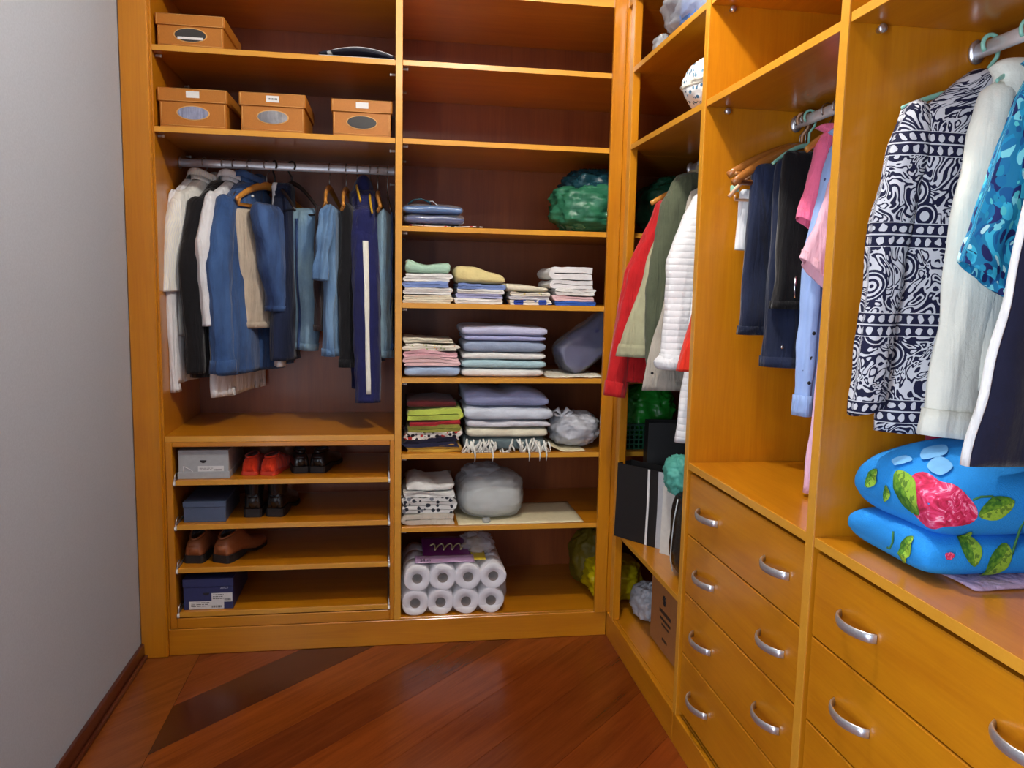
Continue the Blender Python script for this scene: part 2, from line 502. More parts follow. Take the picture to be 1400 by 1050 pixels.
seams = [1.62, 1.34, 1.05, 0.77, .49, .2, -.08, -.40, -.72, -1.01, -1.31, -1.57, -1.87, -2.16, -2.45, -2.74, -3.03, -3.3, -3.6, -3.9, -4.2, -4.5, -4.8, -5.1, -5.4, -5.7, -6, -6.3]
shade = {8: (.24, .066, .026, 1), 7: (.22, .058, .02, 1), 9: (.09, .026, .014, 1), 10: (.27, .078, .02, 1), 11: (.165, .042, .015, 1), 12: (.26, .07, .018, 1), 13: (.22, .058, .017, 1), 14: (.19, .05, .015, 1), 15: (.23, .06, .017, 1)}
shade_i = 0
for i in range(len(seams) - 1):
    c1, c0 = seams[i], seams[i + 1]
    # split each strip into lengths
    s = -6.0 + rnd.random() * 1.2
    while s < 4:
        e = s + (2.6 if 8 <= i <= 15 else 1.4 + rnd.random())
        if 8 <= i <= 15: s, e = -6.0, 6.0
        g = 0.0006
        pts = [((q - c) / 2, (q + c) / 2) for c, q in ((c0 + g, s + g), (c0 + g, e - g), (c1 - g, e - g), (c1 - g, s + g))]
        for ax, lim, kg in ((0, 0.328, True), (0, XR, False), (1, YF, True), (1, 0.02, False)):
            pts = clip(pts, ax, lim, kg) if len(pts) >= 3 else []
        t = 0.8 + 0.5 * rnd.random()
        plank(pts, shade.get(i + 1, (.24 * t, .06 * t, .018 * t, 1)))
        s = e
y = 0.02
while y > YF:
    e = max(YF, y - 1.75); plank([(XW, e + .0006), (0.327, e + .0006), (0.327, y - .0006), (XW, y - .0006)], (.26, .09, .028, 1)); y = e

# ------------------------------------------------------------------ back wardrobe (fixed carcass)
bw = root('wardrobe', 'large orange wood open wardrobe on the back wall with shelves and hanging bay', 'wardrobe', (1.1, 0.3, 0))
DY = 0.575
box('stile', (XW + .002, -0.024, 0), (0.214, 0.0, 2.585), W_Z, bw, 0.004)
box('stile', (1.912, -0.018, 0.105), (1.962, 0.0, 2.56), W_Z, bw, 0.002)
box('stile', (1.962, -0.008, 0.105), (1.985, 0.0, 2.56), W_Z, bw, 0.001)
box('side_panel', (0.196, 0.001, 0.0), (0.22, DY, 2.56), W_Z, bw)
edged('divider', (1.0807, -0.002, 0.105), (1.1068, DY, 2.53), W_Z, bw, 'y', 0.002)
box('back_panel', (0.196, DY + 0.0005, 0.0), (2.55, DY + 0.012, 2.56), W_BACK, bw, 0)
edged('top_board', (0.2205, 0.0, 2.531), (2.55, DY, 2.56), W_X, bw, 'y')
box('plinth', (0.2145, -0.006, 0.0), (1.967, 0.014, 0.1045), W_X, bw, 0.002)
box('bottom_board', (0.2205, 0.0145, 0.085), (2.55, DY, 0.105), W_X, bw)
TH = 0.02
for z in (2.2862, 2.0043):
    edged('shelf', (0.2205, 0.001, z - TH), (1.0802, DY, z), W_X, bw, 'y')
RS = [2.2882, 2.0046, 1.6793, 1.3853, 1.0923, 0.7881, 0.4885]
for z in RS:
    edged('shelf', (1.1073, 0.001, z - TH), (2.545, DY, z), W_X, bw, 'y')
edged('shelf', (0.2205, 0.001, 0.867 - 0.022), (1.0802, DY, 0.867), W_X, bw, 'y')


def pin(x, y, z, d, parent):
    lathe('shelf_pin', [(0.0001, 0), (0.0045, d * .0002), (0.0045, d * .016), (0.0055, d * .0162), (0.0055, d * .021), (0.0001, d * .0212)], (x, y, z), 'x', PLAST_W, parent, 10)


for z in (2.2862, 2.0043):
    for yy in (0.05, 0.45):
        pin(0.2202, yy, z - TH - .006 - (.012 if yy > .1 else 0), 1, bw); pin(1.0805, yy, z - TH - .008 - (0.09 if yy > .1 else 0.014), -1, bw)
for z in RS:
    pin(1.107, 0.03, z - TH - 0.006, 1, bw)
    pin(1.107, 0.4, z - TH - 0.006, 1, bw)


def rail(name, p0, p1, parent, rz=0.016, ry=0.008):
    o = tube(name, [Vector(p0).lerp(Vector(p1), t / 6) for t in range(7)], rz, ALU, parent, 20, ry / rz, up=(0, 0, 1))
    d = (Vector(p1) - Vector(p0)).normalized()
    for p, s in ((Vector(p0), 1), (Vector(p1), -1)):
        tube('rail_bracket', [p, p + d * s * 0.006], 0.024, STEEL, parent, 20, 0.7, up=(0, 0, 1))
    return o


rail('hanging_rail', (0.2208, 0.337, 1.926), (1.0800, 0.337, 1.926), bw)

# ------------------------------------------------------------------ shoe rack insert
sr = root('shoe_rack', 'built-in wooden shoe rack of four pull-out shelves below the hanging jeans', 'shoe rack', (0.65, 0.2, 0.106))
box('frame_side', (0.2215, -0.003, 0.106), (0.2465, 0.5, 0.8445), W_Z, sr, 0.002)
box('frame_side', (1.0625, -0.003, 0.106), (1.0797, 0.5, 0.8445), W_Z, sr, 0.002)
box('frame_top', (0.2468, -0.003, 0.826), (1.0622, 0.5, 0.8445), W_X, sr, 0.002)
box('frame_bottom', (0.2468, -0.003, 0.106), (1.0622, 0.5, 0.148), W_X, sr, 0.002)
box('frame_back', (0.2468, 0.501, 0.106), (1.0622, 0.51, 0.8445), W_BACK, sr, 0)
SZ = [0.697, 0.522, 0.350, 0.1725]
for z in SZ:
    s = edged('pull_out_shelf', (0.2555, -0.002, z - 0.02), (1.055, 0.46, z), W_X, sr, 'y', 0.003)
    for xx in (0.251, 1.0595):
        box('runner', (xx - 0.003, 0.0, z - 0.022), (xx + 0.003, 0.45, z + 0.004), STEEL, sr, 0.001)
        lathe('runner_wheel', [(0.0005, -.004), (0.009, -.004), (0.009, .004), (0.0005, .004)], (xx, 0.0, z - 0.014), 'x', PLAST_W, sr, 14)
        tube('runner_stop', [(xx, 0.004, z + 0.003), (xx, 0.012, z + 0.018), (xx, 0.04, z + 0.02)], 0.0025, STEEL, sr, 8)

# ------------------------------------------------------------------ corner section of the right-hand run
cu = root('corner_wardrobe', 'open corner section of the wardrobe with coats hanging above paper bags', 'wardrobe', (2.25, -0.4, 0))
edged('post', (WX, -0.10, 0.1055), (WX + 0.03, -0.062, 2.56), W_Z, cu, 'x', 0.003)
edged('post', (WX + 0.014, -0.0615, 0.1055), (WX + 0.03, -0.0085, 2.56), W_Z, cu, 'x', 0.001)
for z in (2.2882, 2.0046):
    edged('shelf', (WX + 0.002, -0.8025, z - TH), (2.55, -0.1005, z), W_Y, cu, 'x')
    box('shelf_infill', (WX + 0.031, -0.1, z - TH), (2.55, 0.0, z), W_Y, cu, 0)
edged('shelf', (1.988, -0.8025, 0.45), (2.55, -0.1005, 0.47), W_Y, cu, 'x')
edged('top_board', (WX + 0.002, -0.8025, 2.531), (2.55, -0.001, 2.56), W_Y, cu, 'x')
box('plinth', (WX, -0.8025, 0.0), (WX + 0.018, -0.007, 0.1045), W_Y, cu, 0.002)
box('bottom_board', (WX + 0.0185, -0.8025, 0.085), (2.55, 0.0143, 0.105), W_Y, cu)
box('back_panel', (2.5505, -0.83, 0.0), (2.562, DY, 2.56), W_BACK, cu, 0)
rail('hanging_rail', (2.25, 0.0, 1.94), (2.25, -0.802, 1.94), cu)

# ------------------------------------------------------------------ drawer units


def handle(y0, y1, z, parent):
    pts = []; m = 16
    for i in range(m + 1):
        t = i / m; yy = y0 + (y1 - y0) * t
        x = 1.9745 - 0.030 * (math.sin(PI * t) ** 0.6)
        pts.append((x, yy, z))
    return tube('handle', pts, [0.0100] * (m + 1), STEEL, parent, 12, 0.40, up=(0, 0, 1))


def drawer_unit(name, label, ya, yb, drawers, handles, div, extra_shelves, rail_y):
    r = root(name, label, 'drawer unit', (2.25, (ya + yb) / 2, 0))
    edged('divider', (WX - 0.001, div[0], 0.1055), (2.55, div[1], 2.56), W_Z, r, 'x', 0.002)
    edged('countertop', (WX + 0.002, yb + .0005, 0.909), (2.55, ya - .0005, 0.931), W_Y, r, 'x', 0.002)
    box('plinth', (WX, yb, 0.0), (WX + 0.018, div[1] - .0003, 0.1045), W_Y, r, 0.002)
    box('bottom_board', (WX + 0.0185, yb, 0.085), (2.55, div[1] - .0003, 0.105), W_Y, r)
    box('back_panel', (2.5505, yb, 0.0), (2.562, ya, 2.56), W_BACK, r, 0)
    edged('top_board', (WX + 0.002, yb, 2.531), (2.55, ya - .0005, 2.56), W_Y, r, 'x')
    for z in extra_shelves:
        edged('shelf', (WX + 0.003, yb + .0005, z - TH), (2.55, ya - .0005, z), W_Y, r, 'x')
        for yy in (ya - .0008,):
            for xx in (2.03, 2.48):
                lathe('shelf_pin', [(0.0001, 0), (0.006, -.0002), (0.006, -.012), (0.009, -.0122), (0.009, -.018), (0.0001, -.0182)], (xx, yy, z - TH - 0.012), 'y', STEEL, r, 12)
    for k, (z1, z0) in enumerate(drawers):
        d = box('drawer_front', (1.975, yb + .004, z0 + .0015), (1.993, ya - .004, z1 - .0015), W_Y, r, 0.0025)
        for (h0, h1) in handles:
            handle(h0, h1, (z0 + z1) / 2, d)
        box('drawer_box', (1.9935, yb + .02, z0 + .015), (2.5, ya - .02, z1 - .03), W_BACK, r, 0)
    rail('hanging_rail', (2.25, ya - .001, rail_y), (2.25, yb + .001, rail_y), r)
    return r


drawer_unit('drawer_unit', 'wardrobe section with four drawers and shirts next to the open corner', -0.831, -1.5295,
            [(0.899, 0.706), (0.706, 0.5195), (0.5195, 0.3235), (0.3235, 0.1285)], [(-0.92, -1.052), (-1.335, -1.457)], (-0.8305, -0.803), (2.2882, 2.0055), 1.95)
drawer_unit('drawer_unit', 'nearest drawer section carrying the blue rose blanket on its countertop', -1.561, -2.3105,
            [(0.899, 0.710), (0.710, 0.5165), (0.5165, 0.3235), (0.3235, 0.1285)], [(-1.668, -1.79), (-2.085, -2.207)], (-1.5605, -1.53), (2.2882, 2.011), 1.95)
struct(box('trim_2', (WX - 0.001, -2.34, 0.0), (2.562, -2.311, 2.56), W_Z))

# ------------------------------------------------------------------ fabrics
WHITE = cloth('white_cotton', rgb(226, 228, 232), 0.1)
WHITE_STR = cloth('white_striped_cotton', rgb(232, 232, 222), 0.08, stripe=(rgb(216, 218, 220), 110, 'u'))
CREAM = cloth('cream_cotton', rgb(226, 222, 202), 0.12)
BLACK = cloth('black_cloth', rgb(22, 22, 26), 0.25)
BLACK2 = cloth('black_knit', rgb(16, 16, 20), 0.3)
NAVY = cloth('navy_cloth', rgb(30, 34, 84), 0.2)
NAVY_D = cloth('dark_navy_denim', rgb(24, 32, 56), 0.3, fade=rgb(32, 42, 70))
DENIM = cloth('denim_blue', rgb(52, 82, 132), 0.3, fade=rgb(66, 98, 148))
DENIM_D = cloth('denim_dark', rgb(38, 58, 100), 0.35, fade=rgb(70, 100, 150))
DENIM_L = cloth('denim_light', rgb(134, 164, 180), 0.2, fade=rgb(98, 132, 168))
DENIM_M = cloth('denim_mid', rgb(80, 114, 156), 0.3, fade=rgb(112, 146, 180))
BEIGE = cloth('beige_cotton', rgb(198, 184, 164), 0.15)
RED = cloth('red_cloth', rgb(190, 30, 34), 0.2)
OLIVE = cloth('olive_coat_cloth', rgb(128, 130, 98), 0.2)
OLIVE_D = cloth('olive_dark_cloth', rgb(84, 90, 70), 0.2)
KHAKI = cloth('khaki_cloth', rgb(168, 166, 134), 0.15)
PINK = cloth('pink_knit', rgb(250, 118, 158), 0.15)
PINK_L = cloth('pale_pink_cotton', rgb(244, 190, 208), 0.12)
PINK_P = cloth('pale_mauve_cotton', rgb(232, 188, 218), 0.1)
SKY = cloth('light_blue_cotton', rgb(146, 174, 226), 0.12)
OFFW = cloth('off_white_wool', rgb(232, 232, 220), 0.06, folds=0.2)
INKBLUE = cloth('midnight_blue_crepe', rgb(32, 34, 58), 0.15, folds=0.2)
GREYC = cloth('warm_grey_cotton', rgb(176, 168, 156), 0.15)
THREAD = cloth('pale_thread', rgb(200, 205, 205), 0.1)
LINER = cloth('dark_lining', rgb(40, 40, 52), 0.2)


def quilt_mat():
    m, nt, b = new_mat('white_quilted_cloth')
    v = coords(nt, 'UV'); sp = nt.nodes.new('ShaderNodeSeparateXYZ'); nt.links.new(v, sp.inputs[0])
    s = math_(nt, 'SINE', math_(nt, 'MULTIPLY', sp.outputs[1], 2 * PI / 0.044))
    n = nd(nt, 'ShaderNodeTexNoise', Scale=40.0, Detail=3.0); nt.links.new(coords(nt), n.inputs['Vector'])
    h = math_(nt, 'ADD', math_(nt, 'POWER', math_(nt, 'ABSOLUTE', s), 0.5), math_(nt, 'MULTIPLY', n.outputs[0], 0.9))
    bp = nt.nodes.new('ShaderNodeBump'); bp.inputs['Strength'].default_value = 0.4; bp.inputs['Distance'].default_value = 0.005
    nt.links.new(h, bp.inputs['Height']); nt.links.new(bp.outputs[0], b.inputs['Normal'])
    b.inputs['Base Color'].default_value = rgb(232, 232, 234); b.inputs['Roughness'].default_value = 0.75
    return m


QUILT = quilt_mat()


def ornate_mat():
    """navy cloth with woven white bands of small motifs between broad panels of curling leaves"""
    m, nt, b = new_mat('navy_white_ornamental_cloth')
    uv = nt.nodes.new('ShaderNodeTexCoord'); sp = nt.nodes.new('ShaderNodeSeparateXYZ'); nt.links.new(uv.outputs['UV'], sp.inputs[0])
    U, V = sp.outputs[0], sp.outputs[1]
    per = 0.175
    f = math_(nt, 'FRACT', math_(nt, 'DIVIDE', math_(nt, 'ADD', V, 0.03), per))       # 0..1 down one repeat
    # broad panel: leaf shapes = ridged distorted noise + swirls
    mp = nt.nodes.new('ShaderNodeMapping'); mp.inputs['Scale'].default_value = (1, 1, 1); nt.links.new(uv.outputs['UV'], mp.inputs['Vector'])
    n1 = nd(nt, 'ShaderNodeTexNoise', Scale=17.0, Detail=1.0, Distortion=2.0); nt.links.new(mp.outputs[0], n1.inputs['Vector'])
    r1 = math_(nt, 'ABSOLUTE', math_(nt, 'SINE', math_(nt, 'MULTIPLY', n1.outputs[0], 21.0)))
    leaf = math_(nt, 'GREATER_THAN', r1, 0.70)
    vo = nd(nt, 'ShaderNodeTexVoronoi', Scale=11.0, Randomness=0.7); nt.links.new(mp.outputs[0], vo.inputs['Vector'])
    disc = math_(nt, 'LESS_THAN', vo.outputs['Distance'], 0.30)
    rings_ = math_(nt, 'GREATER_THAN', math_(nt, 'FRACT', math_(nt, 'MULTIPLY', vo.outputs['Distance'], 9.0)), 0.5)
    gap = math_(nt, 'LESS_THAN', math_(nt, 'ABSOLUTE', math_(nt, 'SUBTRACT', vo.outputs['Distance'], 0.33)), 0.025)
    panel = math_(nt, 'ADD', math_(nt, 'MULTIPLY', leaf, math_(nt, 'SUBTRACT', 1.0, disc)), math_(nt, 'MULTIPLY', disc, rings_))
    panel = math_(nt, 'MULTIPLY', panel, math_(nt, 'SUBTRACT', 1.0, gap))
    # narrow bands: a row of dots between two lines, twice
    g = math_(nt, 'FRACT', math_(nt, 'DIVIDE', math_(nt, 'MULTIPLY', f, per), 0.024))
    du = math_(nt, 'SUBTRACT', math_(nt, 'FRACT', math_(nt, 'DIVIDE', U, 0.021)), 0.5); dv = math_(nt, 'SUBTRACT', g, 0.5)
    n2 = nd(nt, 'ShaderNodeTexNoise', Scale=110.0, Detail=0.0); nt.links.new(mp.outputs[0], n2.inputs['Vector'])
    d2 = math_(nt, 'ADD', math_(nt, 'POWER', math_(nt, 'ADD', math_(nt, 'MULTIPLY', du, du), math_(nt, 'MULTIPLY', dv, dv)), 0.5), math_(nt, 'MULTIPLY', math_(nt, 'SUBTRACT', n2.outputs[0], 0.5), 0.35))
    dot = math_(nt, 'LESS_THAN', d2, 0.30)
    line = math_(nt, 'GREATER_THAN', math_(nt, 'ABSOLUTE', dv), 0.435)
    band = math_(nt, 'MINIMUM', 1.0, math_(nt, 'ADD', dot, line))
    isb = math_(nt, 'LESS_THAN', f, 2 * 0.024 / per)
    k = math_(nt, 'ADD', math_(nt, 'MULTIPLY', isb, band), math_(nt, 'MULTIPLY', math_(nt, 'SUBTRACT', 1.0, isb), panel))
    k = math_(nt, 'MINIMUM', 1.0, k)
    nt.links.new(mix(nt, k, rgb(24, 26, 56), rgb(206, 208, 216)), b.inputs['Base Color'])
    b.inputs['Roughness'].default_value = 0.75; b.inputs['Specular IOR Level'].default_value = 0.25
    return m


def petal_mat():
    m, nt, b = new_mat('turquoise_petal_cloth')
    uv = coords(nt, 'UV')
    n0 = nd(nt, 'ShaderNodeTexNoise', Scale=14.0, Detail=1.0); nt.links.new(uv, n0.inputs['Vector'])
    vm = nt.nodes.new('ShaderNodeVectorMath'); vm.operation = 'MULTIPLY_ADD'
    nt.links.new(n0.outputs['Color'], vm.inputs[0]); vm.inputs[1].default_value = (0.05, 0.05, 0); nt.links.new(uv, vm.inputs[2])
    col = None
    base = rgb(22, 128, 176)
    out = base
    for k, (sc, thr, stops) in enumerate(((44, 0.58, [rgb(20, 150, 200), rgb(16, 96, 160), rgb(26, 40, 110), rgb(60, 190, 226)]), (60, 0.48, [rgb(14, 120, 176), rgb(130, 222, 236), rgb(24, 34, 96), rgb(40, 170, 214)]), (74, 0.40, [rgb(190, 240, 245), rgb(30, 150, 190), rgb(90, 205, 215), rgb(12, 90, 150)]))):
        mp = nt.nodes.new('ShaderNodeMapping'); mp.inputs['Scale'].default_value = (1.0, 0.6, 1.0); mp.inputs['Rotation'].default_value = (0, 0, 0.5 + k * 1.1); mp.inputs['Location'].default_value = (k * .37, k * .61, 0)
        nt.links.new(vm.outputs[0], mp.inputs['Vector'])
        vo = nd(nt, 'ShaderNodeTexVoronoi', Scale=float(sc)); nt.links.new(mp.outputs[0], vo.inputs['Vector'])
        sp = nt.nodes.new('ShaderNodeSeparateColor'); nt.links.new(vo.outputs['Color'], sp.inputs[0])
        rp = ramp(nt, [(i / 4, c) for i, c in enumerate(stops)], 'CONSTANT'); nt.links.new(sp.outputs[0], rp.inputs[0])
        msk = math_(nt, 'MULTIPLY', math_(nt, 'LESS_THAN', vo.outputs['Distance'], thr), math_(nt, 'GREATER_THAN', sp.outputs[1], 0.12 if k < 2 else 0.4))
        out = mix(nt, msk, out, rp.outputs[0])
    nt.links.new(out, b.inputs['Base Color']); b.inputs['Roughness'].default_value = 0.7
    return m


ORNATE = ornate_mat(); PETAL = petal_mat()


def dotted_mat():
    m, nt, b = new_mat('light_blue_dotted_cotton')
    uv = nt.nodes.new('ShaderNodeTexCoord'); vo = nd(nt, 'ShaderNodeTexVoronoi', Scale=26.0, Randomness=0.55); nt.links.new(uv.outputs['UV'], vo.inputs['Vector'])
    k = math_(nt, 'LESS_THAN', vo.outputs['Distance'], 0.09)
    nt.links.new(mix(nt, k, rgb(150, 178, 230), rgb(52, 62, 110)), b.inputs['Base Color']); b.inputs['Roughness'].default_value = 0.8
    n2 = nd(nt, 'ShaderNodeTexNoise', Scale=18.0, Detail=3.0); nt.links.new(coords(nt), n2.inputs['Vector'])
    bp = nt.nodes.new('ShaderNodeBump'); bp.inputs['Strength'].default_value = 0.3; bp.inputs['Distance'].default_value = 0.01
    nt.links.new(n2.outputs[0], bp.inputs['Height']); nt.links.new(bp.outputs[0], b.inputs['Normal'])
    return m


DOTTED = dotted_mat()

# ------------------------------------------------------------------ hangers and garments
D2R = PI / 180


def frame(hook, ang):
    A = Vector((math.cos(ang), math.sin(ang), 0)); B = Vector((-math.sin(ang), math.cos(ang), 0)); h = Vector(hook)
    return lambda u, w_, z: h + A * u + B * w_ + Vector((0, 0, z))


def hook_wire(f, top, mat, parent, r=0.002, drop=0.08, rr=0.019):
    """hook over the rail; local z measured from the rail's centre"""
    pts = []
    for k in range(11):
        a = PI * (1.15 - 1.3 * k / 10) if False else PI * (1 - 1.25 * k / 10)
        pts.append(f(-rr * math.cos(a) * -1 if False else rr * math.cos(a) * 1.0, 0, rr * math.sin(a) + 0.004))
    pts = pts[::-1]
    # from the open end over the top and down the stem
    pts = pts[:-1] + [f(-rr, 0, 0.0), f(-rr * 0.8, 0, -0.02), f(0, 0, -0.04), f(0, 0, -drop)]
    return tube('hook', pts, r, mat, parent, 8)


def hanger(name, label, hook, ang, mat, half=0.21, drop=0.075, fall=0.07, bar=None, thick=0.011, hookmat=None, group=None, sweep=0.02, hr=0.002, wire=False):
    f = frame(hook, ang * D2R)
    r = root(name, label, 'hanger', hook, group)
    hook_wire(f, 0, hookmat or WIRE, r, hr, drop)
    m = 22; pts = []; rad = []
    for i in range(m + 1):
        t = -1 + 2 * i / m
        pts.append(f(half * t, sweep * t * t, -drop - 0.005 - fall * (abs(t) ** 1.6)))
        rad.append(thick * (1.25 - 0.5 * abs(t)))
    tube('arms', pts, rad, mat, r, 10, 0.65, up=(0, 0, 1))
    if bar is not None:
        zb = -drop - fall - bar
        tube('trouser_bar', [f(-half * .92, sweep, -drop - fall), f(-half * .9, sweep * .5, zb), f(half * .9, sweep * .5, zb), f(half * .92, sweep, -drop - fall)], thick * 0.55, mat, r, 8)
    return r


def shirt(name, label, cat, hook, ang, mat, length=0.72, half=0.21, thick=0.045, sleeve='long', seed=1, fold=0.012, group=None, collar=True, sleeve_mat=None,
          flare=0.03, top=-0.07, slv_len=None, slv_r=0.062, lift=0.0, cuff=None, front_swing=0.0, placket=False, buttons=0, slope=0.075, freq=16.0, slv_u=None, tilt=0.0, slv_flare=0.0):
    f = frame(hook, ang * D2R); r = root(name, label, cat, tuple(hook), group)
    z = top
    lv = [(z, -.055, .055, 0, thick * .8), (z - .012, -.075, .075, 0, thick), (z - slope * .6, -half * .62, half * .62, 0, thick), (z - slope, -half * .93, half * .93, 0, thick), (z - slope - .04, -half, half, 0, thick * 1.05),
          (z - length * .5, -half * 1.02, half * (1.02 + front_swing * .5), 0, thick), (z - length, -half - flare, half + flare + front_swing * half, 0, thick * 1.15)]
    R = cloth_rings(hook, ang * D2R, lv, 44, 64, seed, fold, freq)
    loft('body', hem(R), mat, r, (True, True))
    if collar:
        n = 24; rows = []
        for (dz, s) in ((-.012, 1.05), (0.012, 1.0), (0.034, 1.06), (0.03, 1.22), (0.004, 1.36), (0.008, 1.25)):
            rows.append([f(.062 * s * math.cos(2 * PI * k / n), .048 * s * math.sin(2 * PI * k / n), z + dz + .012 * math.cos(2 * PI * k / n * 2)) for k in range(n)])
        loft('collar', rows, mat, r, (False, False))
    if placket:
        patch('placket', R, 6, 42, 15, 17, 0.003, mat, r)
        for k in range(buttons):
            p = R[10 + k * 7][16]; lathe('button', [(0.0003, -.002), (.006, -.002), (.006, .002), (.0003, .002)], p, 'y', PLAST_W, r, 10)
    if sleeve:
        L = slv_len or (0.58 if sleeve == 'long' else 0.24)
        for s in (1, -1):
            zz = z - slope
            sw = front_swing * half if s > 0 else 0
            k_ = slv_u or (half * .80, half + .03, half + .02)
            end = slv_r * ((.72 if sleeve == 'long' else 1.0) + slv_flare)
            path = [(0, s * min(k_[0], half * .80), 0, zz + .014, slv_r * .35, thick * .5), (.06, s * (k_[0] + (k_[1] - k_[0]) * .12), 0, zz - .004, slv_r * .62, thick * .85), (.16, s * (k_[0] + (k_[1] - k_[0]) * .35), 0, zz - L * .12, slv_r * .88, thick * 1.0),
                    (.4, s * k_[1] + sw * .3, 0.004, zz - L * .38, slv_r * .98, thick * 1.0), (.7, s * (k_[1] + k_[2]) / 2 + sw * .7, 0.006, zz - L * .7, slv_r * .85 if sleeve == 'long' else slv_r, thick * .9), (1.0, s * k_[2] + sw, 0.01, zz - L, end, thick * .82)]
            SR = sleeve_rings(hook, ang * D2R, path, 36, seed + s, 0.006, tilt=tilt * s)
            so = loft('sleeve', hem(SR, 0.025, 0.9), sleeve_mat or mat, r, (True, True))
            if sleeve == 'long' and cuff:
                patch('cuff', SR, 30, 33, 0, 36, 0.003, cuff, so)
            if s == 1: r_s = SR
        return r, R, r_s, f
    return r, R, None, f


def trousers(name, label, hook, ang, mat, z_top, length, ua, ub, thick=0.03, seed=1, fold=0.01, group=None, flare=0.0, seam=True, freq=16.0, skew=0.0, cat='trousers'):
    r = root(name, label, cat, tuple(hook), group)
    lv = [(z_top, ua + .012, ub - .012, 0, .006), (z_top - .008, ua + .003, ub - .003, 0, thick * .7), (z_top - .04, ua, ub, 0, thick), (z_top - length * .5, ua + skew * .5, ub + flare * .5 + skew * .5, 0, thick * 1.1), (z_top - length, ua - flare + skew, ub + flare + skew, 0, thick * 1.15)]
    R = cloth_rings(hook, ang * D2R, lv, 40, 56, seed, fold, freq, crumple=0.006)
    loft('legs', hem(R, .02), mat, r, (True, True))
    if seam:
        for j in (13, 15):
            pass
        patch('side_seam', R, 2, 39, 15, 16, 0.0022, mat, r)
        patch('hem_band', R, 37, 39, 0, 56, 0.0025, mat, r)
    return r, R


RL = (0.337, 1.926)          # hanging rail of the left bay: y, z


def hk(x): return (x, RL[0], RL[1])


GL = 'clothes on the hanging rail of the back wardrobe'
# white shirts at the far left
shirt('shirt', 'white long-sleeved shirt hanging leftmost, its sleeve longer than the striped one', 'shirt', hk(0.272), 257, WHITE, 0.80, 0.20, 0.022, 'long', 3, 0.006, GL, slv_len=0.76, slv_r=0.032, collar=False)
shirt('shirt', 'white finely striped short-sleeved shirt with turned-up collar, left of the black jacket', 'shirt', hk(0.318), 247, WHITE_STR, 0.62, 0.20, 0.036, 'short', 5, 0.006, GL, slv_len=0.37, slv_r=0.05, tilt=-.01, slv_flare=.12, slv_u=(.15, .215, .245))
shirt('jacket', 'plain black jacket hanging between the white shirts and the denim shirt', 'jacket', hk(0.392), 248, BLACK, 0.78, 0.205, 0.042, 'long', 8, 0.006, GL, slv_len=0.66, slv_r=0.055, collar=False, slope=.10)
shirt('shirt', 'white shirt mostly hidden behind the denim shirt, its hem showing below', 'shirt', hk(0.432), 252, WHITE, 0.86, 0.215, 0.026, 'long', 11, 0.008, GL, slv_len=0.50, slv_r=0.04, flare=0.0)
g, R_, SR_, f = shirt('shirt', 'blue denim long-sleeved shirt with open collar, on the rail', 'shirt', hk(0.492), 247, DENIM, 0.77, 0.20, 0.046, 'long', 14, 0.010, GL, slv_len=0.67, slv_r=0.060, cuff=DENIM, slope=.09, slv_flare=.1)
for k in range(2):
    p = f(0.06, 0.05, -0.13 - 0.05 * k); lathe('button', [(.0003, -.002), (.006, -.002), (.006, .002), (.0003, .002)], p, 'y', PLAST_W, g, 10)
shirt('jacket', 'dark navy jacket seen in the gap behind the beige trousers', 'jacket', hk(0.625), 270, NAVY_D, 0.72, 0.08, 0.045, None, 17, 0.008, GL, collar=False)
shirt('blouse', 'white blouse whose hem peeks out under the navy jacket', 'blouse', hk(0.603), 270, WHITE, 0.75, 0.07, 0.02, None, 19, 0.006, GL, collar=False)
hanger('clothes_hanger', 'honey-coloured wooden hanger holding beige trousers and blue jeans', hk(0.560), 238, W_HANG, 0.20, 0.075, 0.075, 0.02, 0.0135)
trousers('trousers', 'beige cotton trousers folded over the wooden hanger', hk(0.548), 240, BEIGE, -0.178, 0.48, -0.1, 0.185, 0.024, 22, 0.006, GL, 0.01, skew=-0.05)
trousers('jeans', 'mid-blue jeans folded beside the beige trousers', hk(0.612), 247, DENIM_D, -0.16, 0.43, -0.1, 0.185, 0.050, 25, 0.014, GL, 0.01, freq=26, cat='jeans', skew=-0.09)
trousers('jeans', 'dark blue jeans hanging behind the pale washed jeans', hk(0.640), 262, DENIM_D, -0.17, 0.50, -0.15, 0.02, 0.03, 28, 0.014, GL, 0.0, freq=24, cat='jeans')
hanger('clothes_hanger', 'black plastic hanger on the left of two, half behind pale jeans', hk(0.592), 300, PLAST_K, 0.20, 0.075, 0.11, 0.0, 0.008, hookmat=PLAST_K, hr=0.004, sweep=0.0)
hanger('clothes_hanger', 'black plastic hanger on the right of two, empty arm pointing right', hk(0.660), 325, PLAST_K, 0.155, 0.06, 0.135, 0.0, 0.008, hookmat=PLAST_K, hr=0.004, sweep=0.0)
g, R_ = trousers('jeans', 'pale washed jeans folded flat over a black hanger, facing the room', hk(0.668), 336, DENIM_L, -0.165, 0.585, -0.085, 0.10, 0.036, 31, 0.010, GL, 0.012, cat='jeans', freq=20)
patch('seam_stitching', R_, 3, 39, 43, 44, 0.003, DENIM_D, g); patch('seam_stitching', R_, 3, 39, 41, 42, 0.003, THREAD, g)
YEL = plain('yellow_plastic', rgb(214, 168, 40), 0.35)
hanger('clothes_hanger', 'yellow wooden hanger over the blue jeans with turned-up cuff', hk(0.812), 264, W_HANG, 0.20, 0.075, 0.075, 0.02, 0.0125)
